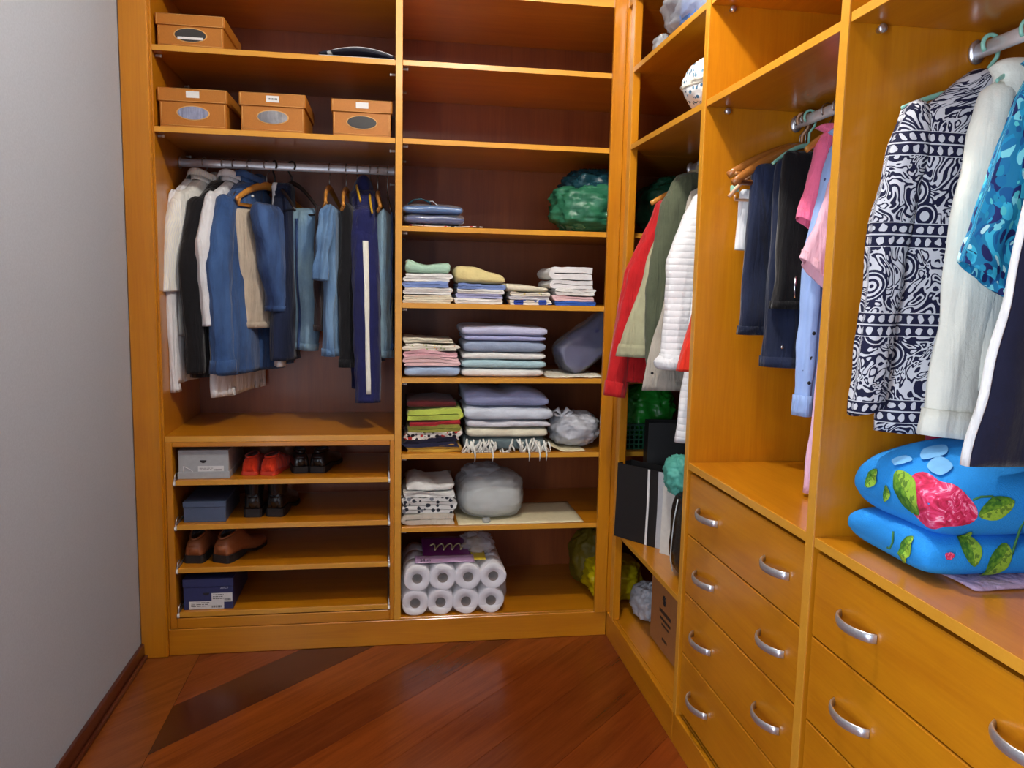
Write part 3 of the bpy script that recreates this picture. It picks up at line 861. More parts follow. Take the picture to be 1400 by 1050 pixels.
g, R_ = trousers('jeans', 'blue washed jeans with crumpled cuff, left of the navy track jacket', hk(0.842), 266, DENIM_M, -0.165, 0.60, -0.12, 0.19, 0.030, 34, 0.013, GL, 0.0, freq=28, cat='jeans')
SRr = sleeve_rings(hk(0.852), 265 * D2R, [(0, .185, -.012, -.175, .014, .012), (.25, .205, -.018, -.20, .026, .024), (.65, .225, -.032, -.33, .032, .028), (1, .235, -.046, -.46, .036, .034)], 28, 2, 0.016, crease=.012)
loft('folded_leg', hem(SRr, .02, .85), DENIM_M, g)
trousers('trousers', 'dark brown trousers hanging in shade between two pairs of jeans', hk(0.785), 266, cloth('dark_brown_cloth', rgb(44, 30, 30), .2), -0.165, 0.50, -0.15, 0.16, 0.02, 36, 0.006, GL)
hanger('clothes_hanger', 'yellow wooden hanger carrying the black trousers', hk(0.880), 264, W_HANG, 0.20, 0.08, 0.08, 0.02, 0.0125)
trousers('trousers', 'black trousers hanging left of the navy track jacket', hk(0.902), 265, BLACK, -0.15, 0.66, -0.17, 0.18, 0.036, 38, 0.008, GL, 0.01)
hanger('clothes_hanger', 'slim yellow plastic hanger inside the navy track jacket', hk(0.925), 270, YEL, 0.19, 0.06, 0.08, None, 0.008)
g, R_, SR_, f = shirt('track_jacket', 'navy track jacket with a white stripe down the sleeve', 'jacket', hk(0.950), 274, NAVY, 0.70, 0.19, 0.058, 'long', 41, 0.016, GL, slv_len=0.76, slv_r=0.042, top=-0.085, slope=0.10, slv_u=(.13, .2, .24), collar=False)
patch('white_stripe', SR_, 7, 31, -1, 1, 0.003, OFFW, g)
n = 24; rows = []
for (dz, s) in ((-.02, 1.1), (0.02, .95), (0.045, .8), (0.05, .7), (0.03, .66)):
    rows.append([f(.055 * s * math.cos(2 * PI * k / n), .045 * s * math.sin(2 * PI * k / n), -.085 + dz + .012 * math.cos(2 * PI * k / n * 2)) for k in range(n)])
loft('collar', rows, NAVY, g, (False, True))
hanger('clothes_hanger', 'yellow plastic hanger just right of the track jacket', hk(0.978), 268, YEL, 0.20, 0.085, 0.10, None, 0.008)
hanger('clothes_hanger', 'honey wooden hanger tip above the rightmost pale jeans', hk(1.010), 268, W_HANG, 0.20, 0.09, 0.07, 0.02, 0.0125)
trousers('jeans', 'pale blue jeans with long creases, rightmost but one on the rail', hk(1.032), 271, DENIM_L, -0.17, 0.60, -0.16, 0.19, 0.034, 44, 0.012, GL, 0.0, freq=30, cat='jeans')
hanger('clothes_hanger', 'thin metal hanger next to the middle divider', hk(1.050), 268, WIRE, 0.19, 0.09, 0.08, None, 0.004)
trousers('jeans', 'dark denim trousers squeezed against the middle divider', hk(1.066), 270, DENIM_D, -0.18, 0.56, -0.17, 0.16, 0.008, 47, 0.004, GL, cat='jeans')

for x, a, lb in ((0.318, 247, 'wire hanger inside the finely striped white shirt'), (0.392, 248, 'wire hanger inside the black jacket'), (0.432, 252, 'wire hanger inside the white shirt behind the denim shirt'), (0.492, 247, 'wire hanger inside the blue denim shirt')):
    hanger('clothes_hanger', lb, hk(x), a, WIRE, 0.15, 0.078, 0.055, None, 0.004)

# --- open corner: coats
GC = 'coats hanging in the open corner'


def hc(y): return (2.25, y, 1.94)


hanger('clothes_hanger', 'wooden hanger tip poking out above the red coat in the corner', (2.25, -0.12, 1.94), 186, W_HANG, 0.215, 0.075, 0.08, None, 0.012)
g, R_, SR_, f = shirt('coat', 'long red padded coat hanging deepest in the open corner', 'coat', hc(-0.17), 186, RED, 0.76, 0.20, 0.04, 'long', 51, 0.008, GC, slv_len=0.72, slv_r=0.055, slope=.1, front_swing=0.62, collar=False, cuff=RED)
g, R_, SR_, f = shirt('coat', 'olive green trench coat with pale facing in the open corner', 'coat', hc(-0.26), 186, KHAKI, 0.66, 0.195, 0.035, None, 54, 0.008, GC, slope=.085, front_swing=0.72)
patch('hem_band', R_, 40, 43, 0, 64, .003, KHAKI, g)
SR2 = sleeve_rings(hc(-0.335), 186 * D2R, [(0, .10, 0, -.085, .02, .02), (.1, .15, 0, -.12, .05, .03), (.25, .175, 0, -.20, .062, .034), (.6, .235, 0, -.5, .058, .034), (1, .23, 0, -.76, .045, .03)], 36, 4, 0.007, crease=.008)
loft('sleeve', hem(SR2), OLIVE_D, g)
n = 24; rows = []
for (dz, s) in ((-.03, 1.3), (0.004, 1.0), (0.024, 1.0), (0.02, 1.3), (-.03, 1.7)):
    rows.append([frame(hc(-0.30), 186 * D2R)(.07 * s * math.cos(2 * PI * k / n) + .03, .05 * s * math.sin(2 * PI * k / n), -.075 + dz) for k in range(n)])
loft('collar', rows, KHAKI, g, (False, False))
hanger('clothes_hanger', 'steel hook of the hanger carrying the olive trench coat', (2.25, -0.30, 1.94), 186, WIRE, 0.18, 0.09, 0.06, None, 0.004)
g, R_, SR_, f = shirt('jacket', 'white quilted jacket with turned-back cuff in the open corner', 'jacket', hc(-0.47), 184, QUILT, 0.60, 0.18, 0.04, 'long', 57, 0.010, GC, slv_len=0.575, slv_r=0.055, top=-.065, slope=.11, cuff=WHITE, slv_u=(.13, .205, .225))
cf = sleeve_rings(hc(-0.47), 184 * D2R, [(0, .224, .008, -.715, .05, .036), (.4, .226, .009, -.735, .068, .05), (.8, .228, .01, -.75, .066, .048), (1, .228, .01, -.757, .05, .036)], 30, 9, .006, 8)
loft('turned_cuff', cf, WHITE, g)
g, R_, SR_, f = shirt('shirt', 'beige tunic hem with a small dark button below the quilted jacket', 'shirt', hc(-0.405), 184, GREYC, 0.77, 0.17, 0.016, None, 59, 0.006, GC, collar=False, front_swing=0.62)
lathe('button', [(.0003, -.002), (.005, -.002), (.005, .002), (.0003, .002)], (1.972, -0.448, 1.165), 'y', INK, g, 10)
g, R_, SR_, f = shirt('coat', 'long white quilted coat hanging next to the drawer section', 'coat', hc(-0.585), 184, QUILT, 0.92, 0.175, 0.035, None, 62, 0.006, GC, collar=False, front_swing=0.22, slope=.11)
trousers('cloth', 'bright red cloth bulging out against the side of the drawer section', hc(-0.69), 182, cloth('scarlet_cloth', rgb(222, 50, 30), .15), -0.40, 0.34, 0.10, 0.205, 0.03, 64, 0.006, GC, flare=0.02, seam=False, cat='cloth', skew=0.055)

# --- second section: trousers and shirts
G2 = 'clothes above the four-drawer section'


def h2(y): return (2.25, y, 1.95)


hanger('clothes_hanger', 'upper brown wooden hanger deepest above the four-drawer section', h2(-0.862), 182, W_HANG2, 0.215, 0.07, 0.085, 0.0, 0.0145, sweep=-.01)
hanger('clothes_hanger', 'second brown wooden hanger, just in front of the deepest one', h2(-0.895), 183, W_HANG2, 0.225, 0.075, 0.11, 0.0, 0.0145, sweep=0.01)
MINT = plain('mint_plastic', rgb(150, 214, 196), 0.35)
PEACH = plain('peach_plastic', rgb(222, 176, 140), 0.4)
hanger('clothes_hanger', 'peach plastic hanger with rounded end above the white cloth', h2(-0.875), 180, PEACH, 0.225, 0.07, 0.15, 0.012, 0.007, hookmat=PEACH, hr=0.0035)
hanger('clothes_hanger', 'mint plastic hanger hook among the dark trousers', h2(-0.915), 182, MINT, 0.12, 0.07, 0.06, None, 0.006, hookmat=MINT, hr=0.0035)
g, R_ = trousers('cloth', 'small white cloth pegged to the end of a hanger', h2(-0.868), 180, WHITE, -0.20, 0.175, 0.10, 0.185, 0.010, 70, 0.004, G2, seam=False, cat='cloth')
box('clip', (2.045, -0.885, 1.742), (2.062, -0.855, 1.762), MINT, g, 0.002)
trousers('trousers', 'navy trousers deepest in the row above the drawers', h2(-0.905), 181, NAVY_D, -0.13, 0.49, -0.1, 0.165, 0.025, 72, 0.010, G2, flare=0.02, freq=24)
g, R_ = trousers('jeans', 'dark jeans hung waist down, showing rivets, above the drawers', h2(-0.955), 182, NAVY_D, -0.125, 0.585, -0.12, 0.12, 0.03, 74, 0.012, G2, freq=24, cat='jeans')
for (x, z) in ((2.165, 1.30), (2.225, 1.305), (2.232, 1.35)):
    lathe('rivet', [(.0003, -.003), (.005, -.003), (.006, .0), (.0003, .001)], (x, -0.997, z), 'y', CHROME, g, 10)
box('tag', (2.19, -1.0, 1.243), (2.2, -0.995, 1.262), PAPER, g, 0.0005)
g, R_ = trousers('trousers', 'black trousers with a small chrome zip pull', h2(-1.005), 182, BLACK2, -0.11, 0.43, -0.12, 0.125, 0.028, 76, 0.012, G2, freq=26, skew=0.0)
tube('zip_pull', [(2.165, -1.047, 1.50), (2.162, -1.05, 1.47), (2.164, -1.05, 1.44)], 0.0035, CHROME, g, 8)
hanger('clothes_hanger', 'wooden hanger inside the pink top', h2(-1.06), 183, W_HANG, 0.10, 0.065, 0.05, None, 0.011)
shirt('knit_top', 'bright pink top with rolled short sleeve above the drawers', 'top', h2(-1.075), 185, PINK, 0.42, 0.06, 0.03, 'short', 78, 0.008, G2, slv_len=0.235, slv_r=0.032, collar=False, top=-.05, slope=.03, slv_u=(.03, .055, .085), flare=0.0, tilt=.012, slv_flare=.1)
g, R_, SR_, f = shirt('shirt', 'light blue dotted shirt whose long sleeve hangs to the cuff', 'shirt', h2(-1.14), 184, DOTTED, 0.60, 0.055, 0.026, 'long', 81, 0.008, G2, slv_len=0.70, slv_r=0.030, collar=False, cuff=SKY, slope=.05, slv_u=(.04, .088, .102), flare=0.0)
for k in range(3):
    p = f(0.10 + .002 * k, 0.034, -0.60 - 0.065 * k)
    lathe('button', [(.0003, -.002), (.005, -.002), (.005, .002), (.0003, .002)], p, 'y', INK, g, 10)
shirt('shirt', 'pale pink short-sleeved shirt in front of the dotted blue one', 'shirt', h2(-1.18), 184, PINK_L, 0.40, 0.045, 0.03, 'short', 84, 0.006, G2, slv_len=0.30, slv_r=0.04, collar=False, slope=.04, top=-.11, slv_u=(.03, .062, .115), flare=0.0, tilt=.028, slv_flare=.15)
shirt('dress', 'long pale mauve dress reaching down to the drawer top', 'dress', h2(-1.235), 183, PINK_P, 0.94, 0.075, 0.024, None, 86, 0.006, G2, collar=False, front_swing=0.75, flare=0.0)

for y_, lb in ((-1.005, 'wire hanger hook above the black trousers with zip pull'), (-1.14, 'wire hanger inside the light blue dotted shirt'), (-1.18, 'wire hanger inside the pale pink shirt')):
    hanger('clothes_hanger', lb, h2(y_), 183, CHROME, 0.04, 0.10, 0.03, None, 0.004)

# --- nearest section
G3 = 'blouses and dresses above the nearest drawers'


def h3(y): return (2.25, y, 1.95)


hanger('clothes_hanger', 'mint plastic hanger carrying the ornamental navy blouse', h3(-1.605), 181, MINT, 0.2, 0.075, 0.055, None, 0.006, hookmat=MINT, hr=0.0045)
shirt('blouse', 'navy and white ornamental blouse with banded pattern on the mint hanger', 'blouse', h3(-1.625), 184, ORNATE, 0.72, 0.20, 0.03, 'long', 90, 0.012, G3, slv_len=0.585, slv_r=0.046, top=-.055, slope=.09, collar=False, slv_u=(.17, .215, .245), tilt=-.012, flare=0.0)
g, R_, SR_, f = shirt('jacket', 'off-white wool jacket between the ornamental and turquoise blouses', 'jacket', h3(-1.70), 184, OFFW, 0.62, 0.085, 0.03, 'long', 93, 0.004, G3, slv_len=0.655, slv_r=0.066, top=-.055, slope=.06, collar=False, cuff=OFFW, slv_u=(.04, .072, .112), flare=0.0, slv_flare=.2)
hanger('clothes_hanger', 'mint plastic hanger inside the off-white jacket', h3(-1.70), 184, MINT, 0.08, 0.065, 0.03, None, 0.005, hookmat=MINT, hr=0.0035)
shirt('blouse', 'turquoise petal-print blouse with short sleeve, near the right edge', 'blouse', h3(-1.775), 185, PETAL, 0.50, 0.05, 0.022, 'short', 96, 0.006, G3, slv_len=0.36, slv_r=0.058, top=-.07, slope=.04, collar=False, slv_u=(.02, .06, .118), flare=0.0, tilt=.018, slv_flare=.12)
g, R_, SR_, f = shirt('dress', 'midnight blue sleeveless dress with white edging, nearest on the rail', 'dress', h3(-1.86), 184, INKBLUE, 0.72, 0.09, 0.025, None, 99, 0.005, G3, collar=False, front_swing=0.85)
patch('white_edging', R_, 3, 43, 63, 66, 0.003, WHITE, g)

# ------------------------------------------------------------------ storage boxes
TAN = plain('tan_leatherette', rgb(176, 108, 24), 0.5, bump=0.12, bscale=220)
STITCH = plain('pale_stitching', rgb(214, 164, 96), 0.7)


def ellipse_disc(name, c, rx, rz, t, mat, parent, n=32):
    return loft(name, [[(c[0] + rx * s * math.cos(2 * PI * k / n), c[1] + dy, c[2] + rz * s * math.sin(2 * PI * k / n)) for k in range(n)] for dy, s in ((0, 1), (-t, 1), (-t, .97))], mat, parent, (True, True), False, False)


def storage_box(label, x0, x1, z, h, win_mat, with_label, split=0.0, lettering=False):
    y0, y1 = 0.03, 0.36
    r = root('storage_box', label, 'box', ((x0 + x1) / 2, .2, z), 'tan storage boxes on the upper shelves')
    b = box('body', (x0 + .006, y0 + .004, z + .0005), (x1 - .006, y1 - .004, z + h * .68), TAN, r, 0.002)
    l = box('lid', (x0, y0 - .001, z + h * .66), (x1, y1, z + h), TAN, r, 0.003)
    cx = (x0 + x1) / 2
    ellipse_disc('window_rim', (cx, y0 + .004, z + h * .40), .058, .026, .002, STITCH, b)
    ellipse_disc('window', (cx, y0 + .0025, z + h * .40), .054, .023, .0015, win_mat, b)
    if split: box('window_content', (cx - .044, y0 - .0005, z + h * .265), (cx + .044, y0 + .0008, z + h * .34), PAPER, b, 0.0002)
    if with_label:
        p = box('label', (cx - .022, y0 - .0022, z + h * .77), (cx + .024, y0 - .001, z + h * .93), PAPER, l, 0)
        if lettering:
            for k in range(7): box('lettering', (cx - .016 + k * .005, y0 - .0026, z + h * .83), (cx - .0125 + k * .005, y0 - .0022, z + h * .87), INK, l, 0)
    # stitched seams along the front edges
    for (a, c) in (((x0 + .006, z + h * .985), (x1 - .006, z + h * .985)), ((x0 + .006, z + h * .68), (x1 - .006, z + h * .68)), ((x0 + .006, z + h * .68), (x0 + .006, z + h * .985)), ((x1 - .006, z + h * .68), (x1 - .006, z + h * .985))):
        tube('stitching', [(a[0], y0 - .0015, a[1]), (c[0], y0 - .0015, c[1])], 0.0009, STITCH, l, 6)
    for (a, c) in (((x0 + .012, z + .012), (x1 - .012, z + .012)), ((x0 + .012, z + .012), (x0 + .012, z + h * .64)), ((x1 - .012, z + .012), (x1 - .012, z + h * .64))):
        tube('stitching', [(a[0], y0 + .0035, a[1]), (c[0], y0 + .0035, c[1])], 0.0009, STITCH, b, 6)


GREYW = plain('grey_window_film', rgb(56, 54, 52), 0.3)
LILACW = cloth('lilac_cloth_in_window', rgb(150, 156, 184), .3)
SILVW = cloth('silver_cloth_in_window', rgb(168, 170, 176), .4, fade=rgb(110, 112, 120))
storage_box('tan storage box alone on the top shelf, oval window half dark half white', 0.2265, 0.466, 2.2865, 0.118, GREYW, False, 1)
storage_box('tan storage box with lilac oval window, leftmost of three in a row', 0.2265, 0.470, 2.0046, 0.143, LILACW, True)
storage_box('tan storage box with silvery oval window, middle one of three', 0.510, 0.750, 2.0046, 0.143, SILVW, True, 0, True)
storage_box('tan storage box with black oval window, beside the middle divider', 0.842, 1.069, 2.0046, 0.137, GREYW, True)


# thin curved sheets: magazines, papers
def sheet(name, label, cat, x0, x1, y0, y1, z, mat, seed=0, amp=0.006, t=0.0015, lift=None, nx=24, ny=10, rz=0.0, group=None):
    verts = []; faces = []; cx, cy = (x0 + x1) / 2, (y0 + y1) / 2
    for s in (0, 1):
        for i in range(nx + 1):
            for j in range(ny + 1):
                x = x0 + (x1 - x0) * i / nx; yy = y0 + (y1 - y0) * j / ny
                dz = abs(noise.noise(Vector((x * 9, yy * 9, seed)))) * amp
                if lift: dz += lift(i / nx, j / ny)
                xr = cx + (x - cx) * math.cos(rz) - (yy - cy) * math.sin(rz); yr = cy + (x - cx) * math.sin(rz) + (yy - cy) * math.cos(rz)
                verts.append((xr, yr, z + dz + s * t + .0004))
    q = (nx + 1) * (ny + 1)
    for i in range(nx):
        for j in range(ny):
            a = i * (ny + 1) + j; faces.append((a, a + 1, a + ny + 2, a + ny + 1)); faces.append((q + a, q + a + ny + 1, q + a + ny + 2, q + a + 1))
    bd = [i * (ny + 1) for i in range(nx + 1)] + [nx * (ny + 1) + j for j in range(1, ny + 1)] + [i * (ny + 1) + ny for i in range(nx - 1, -1, -1)] + [j for j in range(ny - 1, 0, -1)]
    for k in range(len(bd)):
        a, b = bd[k], bd[(k + 1) % len(bd)]; faces.append((a, b, q + b, q + a))
    o = mesh(name, verts, faces, mat, None, True)
    if label: tag(o, label, cat, group)
    return o


NAVYP = plain('navy_cover_paper', rgb(28, 30, 52), 0.35)
CREAMP = plain('cream_paper', rgb(226, 214, 176), 0.7)
CLEAR = film('clear_film', (0.9, 0.92, 0.95, 1), 0.10, 0.08, 0.1)
sheet('envelope', 'pale envelope lying flat on the top shelf under the dark folder', 'envelope', 0.80, 1.075, 0.004, 0.28, 2.2865, PAPER, 3, 0.003)
sheet('folder', 'dark glossy folder with curled edge on the top shelf by the divider', 'folder', 0.80, 1.075, 0.006, 0.26, 2.2905, NAVYP, 5, 0.003, 0.002, lift=lambda a, b: 0.004 + 0.020 * math.sin(PI * min(1, a * 1.02)) ** .8)
sheet('envelope', 'pale curved sheet lying on top of the dark folder', 'envelope', 0.83, 1.07, 0.008, 0.25, 2.2955, PAPER, 7, 0.002, 0.0016, lift=lambda a, b: 0.004 + 0.024 * math.sin(PI * min(1, a * 1.02)) ** .8)

# ------------------------------------------------------------------ shoe boxes
GREYB = plain('grey_cardboard', rgb(168, 172, 176), 0.6)
BLUEB = plain('slate_blue_cardboard', rgb(74, 88, 116), 0.45)
NAVYB = plain('navy_cardboard', rgb(46, 52, 100), 0.5)
CARD = plain('brown_cardboard', rgb(166, 112, 62), 0.75)


def shoebox(name, label, x0, x1, y0, y1, z, h, mat, lid_bottom=False):
    r = root(name, label, 'shoe box', ((x0 + x1) / 2, (y0 + y1) / 2, z), 'shoe boxes on the shoe rack')
    if lid_bottom:
        box('lid', (x0 - .003, y0 - .003, z + .0005), (x1 + .003, y1, z + h * .24), mat, r, .001); b = box('body', (x0, y0, z + h * .2), (x1, y1 - .003, z + h), mat, r, .0015)
    else:
        b = box('body', (x0 + .002, y0 + .003, z + .0005), (x1 - .002, y1 - .003, z + h * .76), mat, r, .001); box('lid', (x0, y0, z + h * .74), (x1, y1, z + h), mat, r, .0015)
    return r, b


def label_print(x0, x1, y, z0, z1, parent, seed, bar=True):
    q = random.Random(seed)
    box('label', (x0, y - .0008, z0), (x1, y, z1), PAPER, parent, 0)
    wd, hg = x1 - x0, z1 - z0
    for k in range(3):
        xx = x0 + wd * .06; zz = z1 - hg * (.18 + .22 * k)
        while xx < x0 + wd * .55:
            l = wd * (.05 + .09 * q.random()); box('lettering', (xx, y - .0013, zz - hg * .035), (min(xx + l, x0 + wd * .58), y - .0008, zz + hg * .035), INK, parent, 0); xx += l + wd * .03
    if bar:
        for k in range(9): box('barcode', (x0 + wd * (.62 + .035 * k), y - .0013, z0 + hg * .15), (x0 + wd * (.635 + .035 * k + .008 * q.random()), y - .0008, z0 + hg * .42), INK, parent, 0)


def half_disc(c, r, mat, parent):
    n = 14; pts = [(c[0] + r * math.cos(PI + PI * k / n), c[1], c[2] + r * .9 * math.sin(PI + PI * k / n)) for k in range(n + 1)]
    v = pts + [(p[0], p[1] - .0008, p[2]) for p in pts]; m = n + 1
    return P(mesh('finger_hole', v, [tuple(range(m)), tuple(range(m, 2 * m))[::-1]] + [(k, k + 1, m + k + 1, m + k) for k in range(n)] + [(n, 0, m, m + n)], INK), parent)


r, b = shoebox('shoe_box', 'light grey shoe box with white label on the top shelf of the rack', 0.262, 0.447, 0.02, 0.33, SZ[0], 0.112, GREYB, True)
half_disc((0.354, 0.0195, SZ[0] + 0.073), 0.012, INK, b)
label_print(0.334, 0.429, 0.0195, SZ[0] + .029, SZ[0] + .050, b, 2)
tube('logo_arc', [(0.279 + .036 * t, 0.0192, SZ[0] + .028 + .022 * (1 - t) ** .7 * (1 if t > .02 else 1)) for t in [k / 10 for k in range(11)]], 0.0012, PAPER, b, 6)
tube('logo_arc', [(0.279, 0.0192, SZ[0] + .028), (0.281, 0.0192, SZ[0] + .05)], 0.001, PAPER, b, 6)
r, b = shoebox('shoe_box', 'small slate blue shoe box on the second shelf of the rack', 0.272, 0.432, 0.025, 0.32, SZ[1], 0.082, BLUEB)
r, b = shoebox('shoe_box', 'navy shoe box with two white labels on the lowest rack shelf', 0.265, 0.455, 0.015, 0.34, SZ[3], 0.125, NAVYB)
half_disc((0.352, 0.0175, SZ[3] + .068), 0.012, INK, b)
label_print(0.287, 0.418, 0.0175, SZ[3] + .002, SZ[3] + .034, b, 5)
label_print(0.372, 0.450, 0.0168, SZ[3] + .030, SZ[3] + .066, b, 9)


def text(name, s, loc, size, mat, parent, rot=(PI / 2, 0, 0), shear=0.0):
    cu_ = bpy.data.curves.new(name, 'FONT'); cu_.body = s; cu_.size = size; cu_.extrude = 0.0003; cu_.shear = shear; cu_.materials.append(mat)
    tmp = bpy.data.objects.new(name, cu_); me = bpy.data.meshes.new_from_object(tmp); bpy.data.objects.remove(tmp)
    o = bpy.data.objects.new(name, me); C.objects.link(o); o.location = loc; o.rotation_euler = rot
    if parent is not None:
        o.parent = parent
        if parent.type == 'EMPTY': o.matrix_parent_inverse = (Matrix.Translation(parent.location) @ parent.rotation_euler.to_matrix().to_4x4()).inverted()
    return o


text('logo', 'asics', (0.405, 0.0165, SZ[3] + .083), 0.016, plain('silver_print', rgb(170, 176, 196), .4), b, shear=0.2)

# ------------------------------------------------------------------ shoes (heels towards the room)


def shoe(name, label, x, y, z, ang, mat, sole_mat, L=0.27, wd=0.085, hh=0.075, heel=0.02, shaft=0.0, group=None, cat='shoe', lining=LINER, lace=None, high=0.0):
    r = root(name, label, cat, (x, y, z), group, ang)
    # s along the foot: 0 heel .. 1 toe ; (s, half width, height)
    prof = [(0, .55, .55), (.02, .72, .80), (.08, .80, .98), (.2, .82, 1.0 + high * .4), (.32, .80, 1.0 + high * .8), (.42, .84, .95 + high * .8), (.6, .96, .74), (.75, 1.0, .60), (.87, .88, .52), (.95, .62, .44), (1.0, .2, .3)]
    n = 20
    def ring(s, w_, h_, z0, spread=1.0):
        row = []
        for k in range(n + 1):
            a = PI * k / n
            row.append((wd / 2 * w_ * spread * spow(math.cos(a), .7), s * L, z0 + h_ * hh * spow(math.sin(a), .75)))
        return row
    base = heel + .008
    def zb(s): return heel * (1 - min(1, max(0, (s - .3) / .3))) + .009
    rings = [ring(s, a, b, zb(s)) for s, a, b in prof]
    o = loft('upper', rings, mat, None, (True, True), True, False); o.parent = r
    srings = []
    for s, a, b in prof:
        w_ = wd / 2 * a * 1.08 + .001
        zt = zb(s) + .003; zl = 0.0005 if (s < .3 or s > .5) else .0005 + heel * .8 * math.sin(PI * (s - .3) / .2)
        srings.append([(-w_, s * L * 1.01 - .002, zl), (w_, s * L * 1.01 - .002, zl), (w_, s * L * 1.01 - .002, zt), (-w_, s * L * 1.01 - .002, zt)])
    so = loft('sole', srings, sole_mat, None, (True, True), False, False); so.parent = r
    # opening: dark lining with a padded collar
    m = 20; op = [(wd * .27 * math.cos(2 * PI * k / m), L * (.22 + .19 * math.sin(2 * PI * k / m)), base + hh * (1.0 + high * (.5 + .5 * math.sin(2 * PI * k / m)))) for k in range(m)]
    if shaft:
        sh = []
        for t in range(7):
            q = t / 6; k2 = 1 + .25 * q
            sh.append([(wd * .40 * k2 * math.cos(2 * PI * k / m), L * (.2 + .24 * k2 * .8 * math.sin(2 * PI * k / m)), base + hh * .55 + shaft * q) for k in range(m)])
        s_ = loft('shaft', sh + [[(p[0] * .85, L * .2 + (p[1] - L * .2) * .85, p[2] - .002) for p in sh[-1]], [(p[0] * .8, L * .2 + (p[1] - L * .2) * .8, p[2] - .05) for p in sh[-1]]], mat, None, (True, True), True, False); s_.parent = r
    else:
        li = loft('lining', [[(p[0], p[1], p[2] + .002) for p in op], [(p[0] * .9, L * .22 + (p[1] - L * .22) * .9, p[2] + .004) for p in op], [(p[0] * .75, L * .22 + (p[1] - L * .22) * .75, p[2] - .012) for p in op]], lining, None, (True, True), True, False); li.parent = r
        t_ = tube('collar', [Vector((p[0] * 1.04, L * .22 + (p[1] - L * .22) * 1.04, p[2] + .001)) for p in op + [op[0]]], .004, mat, None, 8); t_.parent = r
        tg = loft('tongue', [[(wd * .17 * q * math.cos(2 * PI * k / 12), L * (.40 + .1 * e) + .006 * math.sin(2 * PI * k / 12), base + hh * (1.06 - .25 * e)) for k in range(12)] for e, q in ((-.25, .6), (0, 1), (.5, 1.1), (1, 1.0))], lining, None, (True, True), True, False); tg.parent = r
    if lace:
        for k in range(3):
            l_ = tube('lace', [(-wd * .2, L * (.5 + .06 * k), base + hh * (.84 - .08 * k)), (0, L * (.49 + .06 * k), base + hh * (.94 - .08 * k)), (wd * .2, L * (.5 + .06 * k), base + hh * (.84 - .08 * k))], .002, lace, None, 6); l_.parent = r
    hc_ = loft('heel_counter', [[(wd / 2 * .62 * s * math.cos(a), -0.004 + .030 * (1 - math.sin(a)) * 1.0 + .0, zb(0) + hh * zz) for a in [PI * .12 + PI * .76 * k / 10 for k in range(11)]] + [(wd / 2 * .58 * s * math.cos(a), .003 + .030 * (1 - math.sin(a)), zb(0) + hh * zz) for a in [PI * .88 - PI * .76 * k / 10 for k in range(11)]] for zz, s in ((.1, 1.1), (.4, 1.2), (.62, 1.1))], mat, None, (True, True), True, False)
    hc_.parent = r
    return r


BROWNL = plain('worn_brown_leather', rgb(150, 88, 52), 0.42, bump=0.25, bscale=90)
REDF = cloth('red_canvas', rgb(226, 62, 30), .12)
BLKL = plain('black_leather', rgb(20, 20, 23), 0.25, coat=0.2)
RUB = plain('dark_rubber', rgb(26, 22, 24), 0.6)
REDS = plain('red_rubber', rgb(200, 60, 36), 0.6)
GS = 'shoes on the shoe rack'
shoe('shoe', 'bright red canvas shoe, left one of its pair', 0.515, 0.06, SZ[0], -0.10, REDF, REDS, .25, .075, .06, .004, group=GS, lining=cloth('dark_red_cloth', rgb(90, 24, 22)), lace=REDF)
shoe('shoe', 'bright red canvas shoe, right one of its pair', 0.584, 0.055, SZ[0], -0.25, REDF, REDS, .25, .075, .06, .004, group=GS, lining=cloth('dark_red_cloth', rgb(90, 24, 22)), lace=REDF)
shoe('shoe', 'black leather shoe on the top rack shelf, left one of its pair', 0.712, 0.09, SZ[0], 0.22, BLKL, RUB, .27, .08, .062, .014, group=GS)
shoe('shoe', 'black leather shoe on the top rack shelf, right one of its pair', 0.772, 0.09, SZ[0], -0.22, BLKL, RUB, .27, .08, .062, .014, group=GS)
shoe('boot', 'black ankle boot in the dark second shelf, left one of its pair', 0.523, 0.08, SZ[1], 0.0, BLKL, RUB, .27, .085, .085, .022, 0.075, GS, 'boot')
shoe('boot', 'black ankle boot in the dark second shelf, right one of its pair', 0.606, 0.08, SZ[1], -0.15, BLKL, RUB, .27, .085, .085, .022, 0.075, GS, 'boot')
shoe('shoe', 'worn brown leather shoe, left one of its pair on the third shelf', 0.300, 0.05, SZ[2], -0.12, BROWNL, RUB, .29, .092, .066, .02, group=GS, high=.45)
shoe('shoe', 'worn brown leather shoe, right one of its pair on the third shelf', 0.402, 0.045, SZ[2], -0.42, BROWNL, RUB, .29, .096, .068, .02, group=GS, high=.45)

# ------------------------------------------------------------------ folded linen


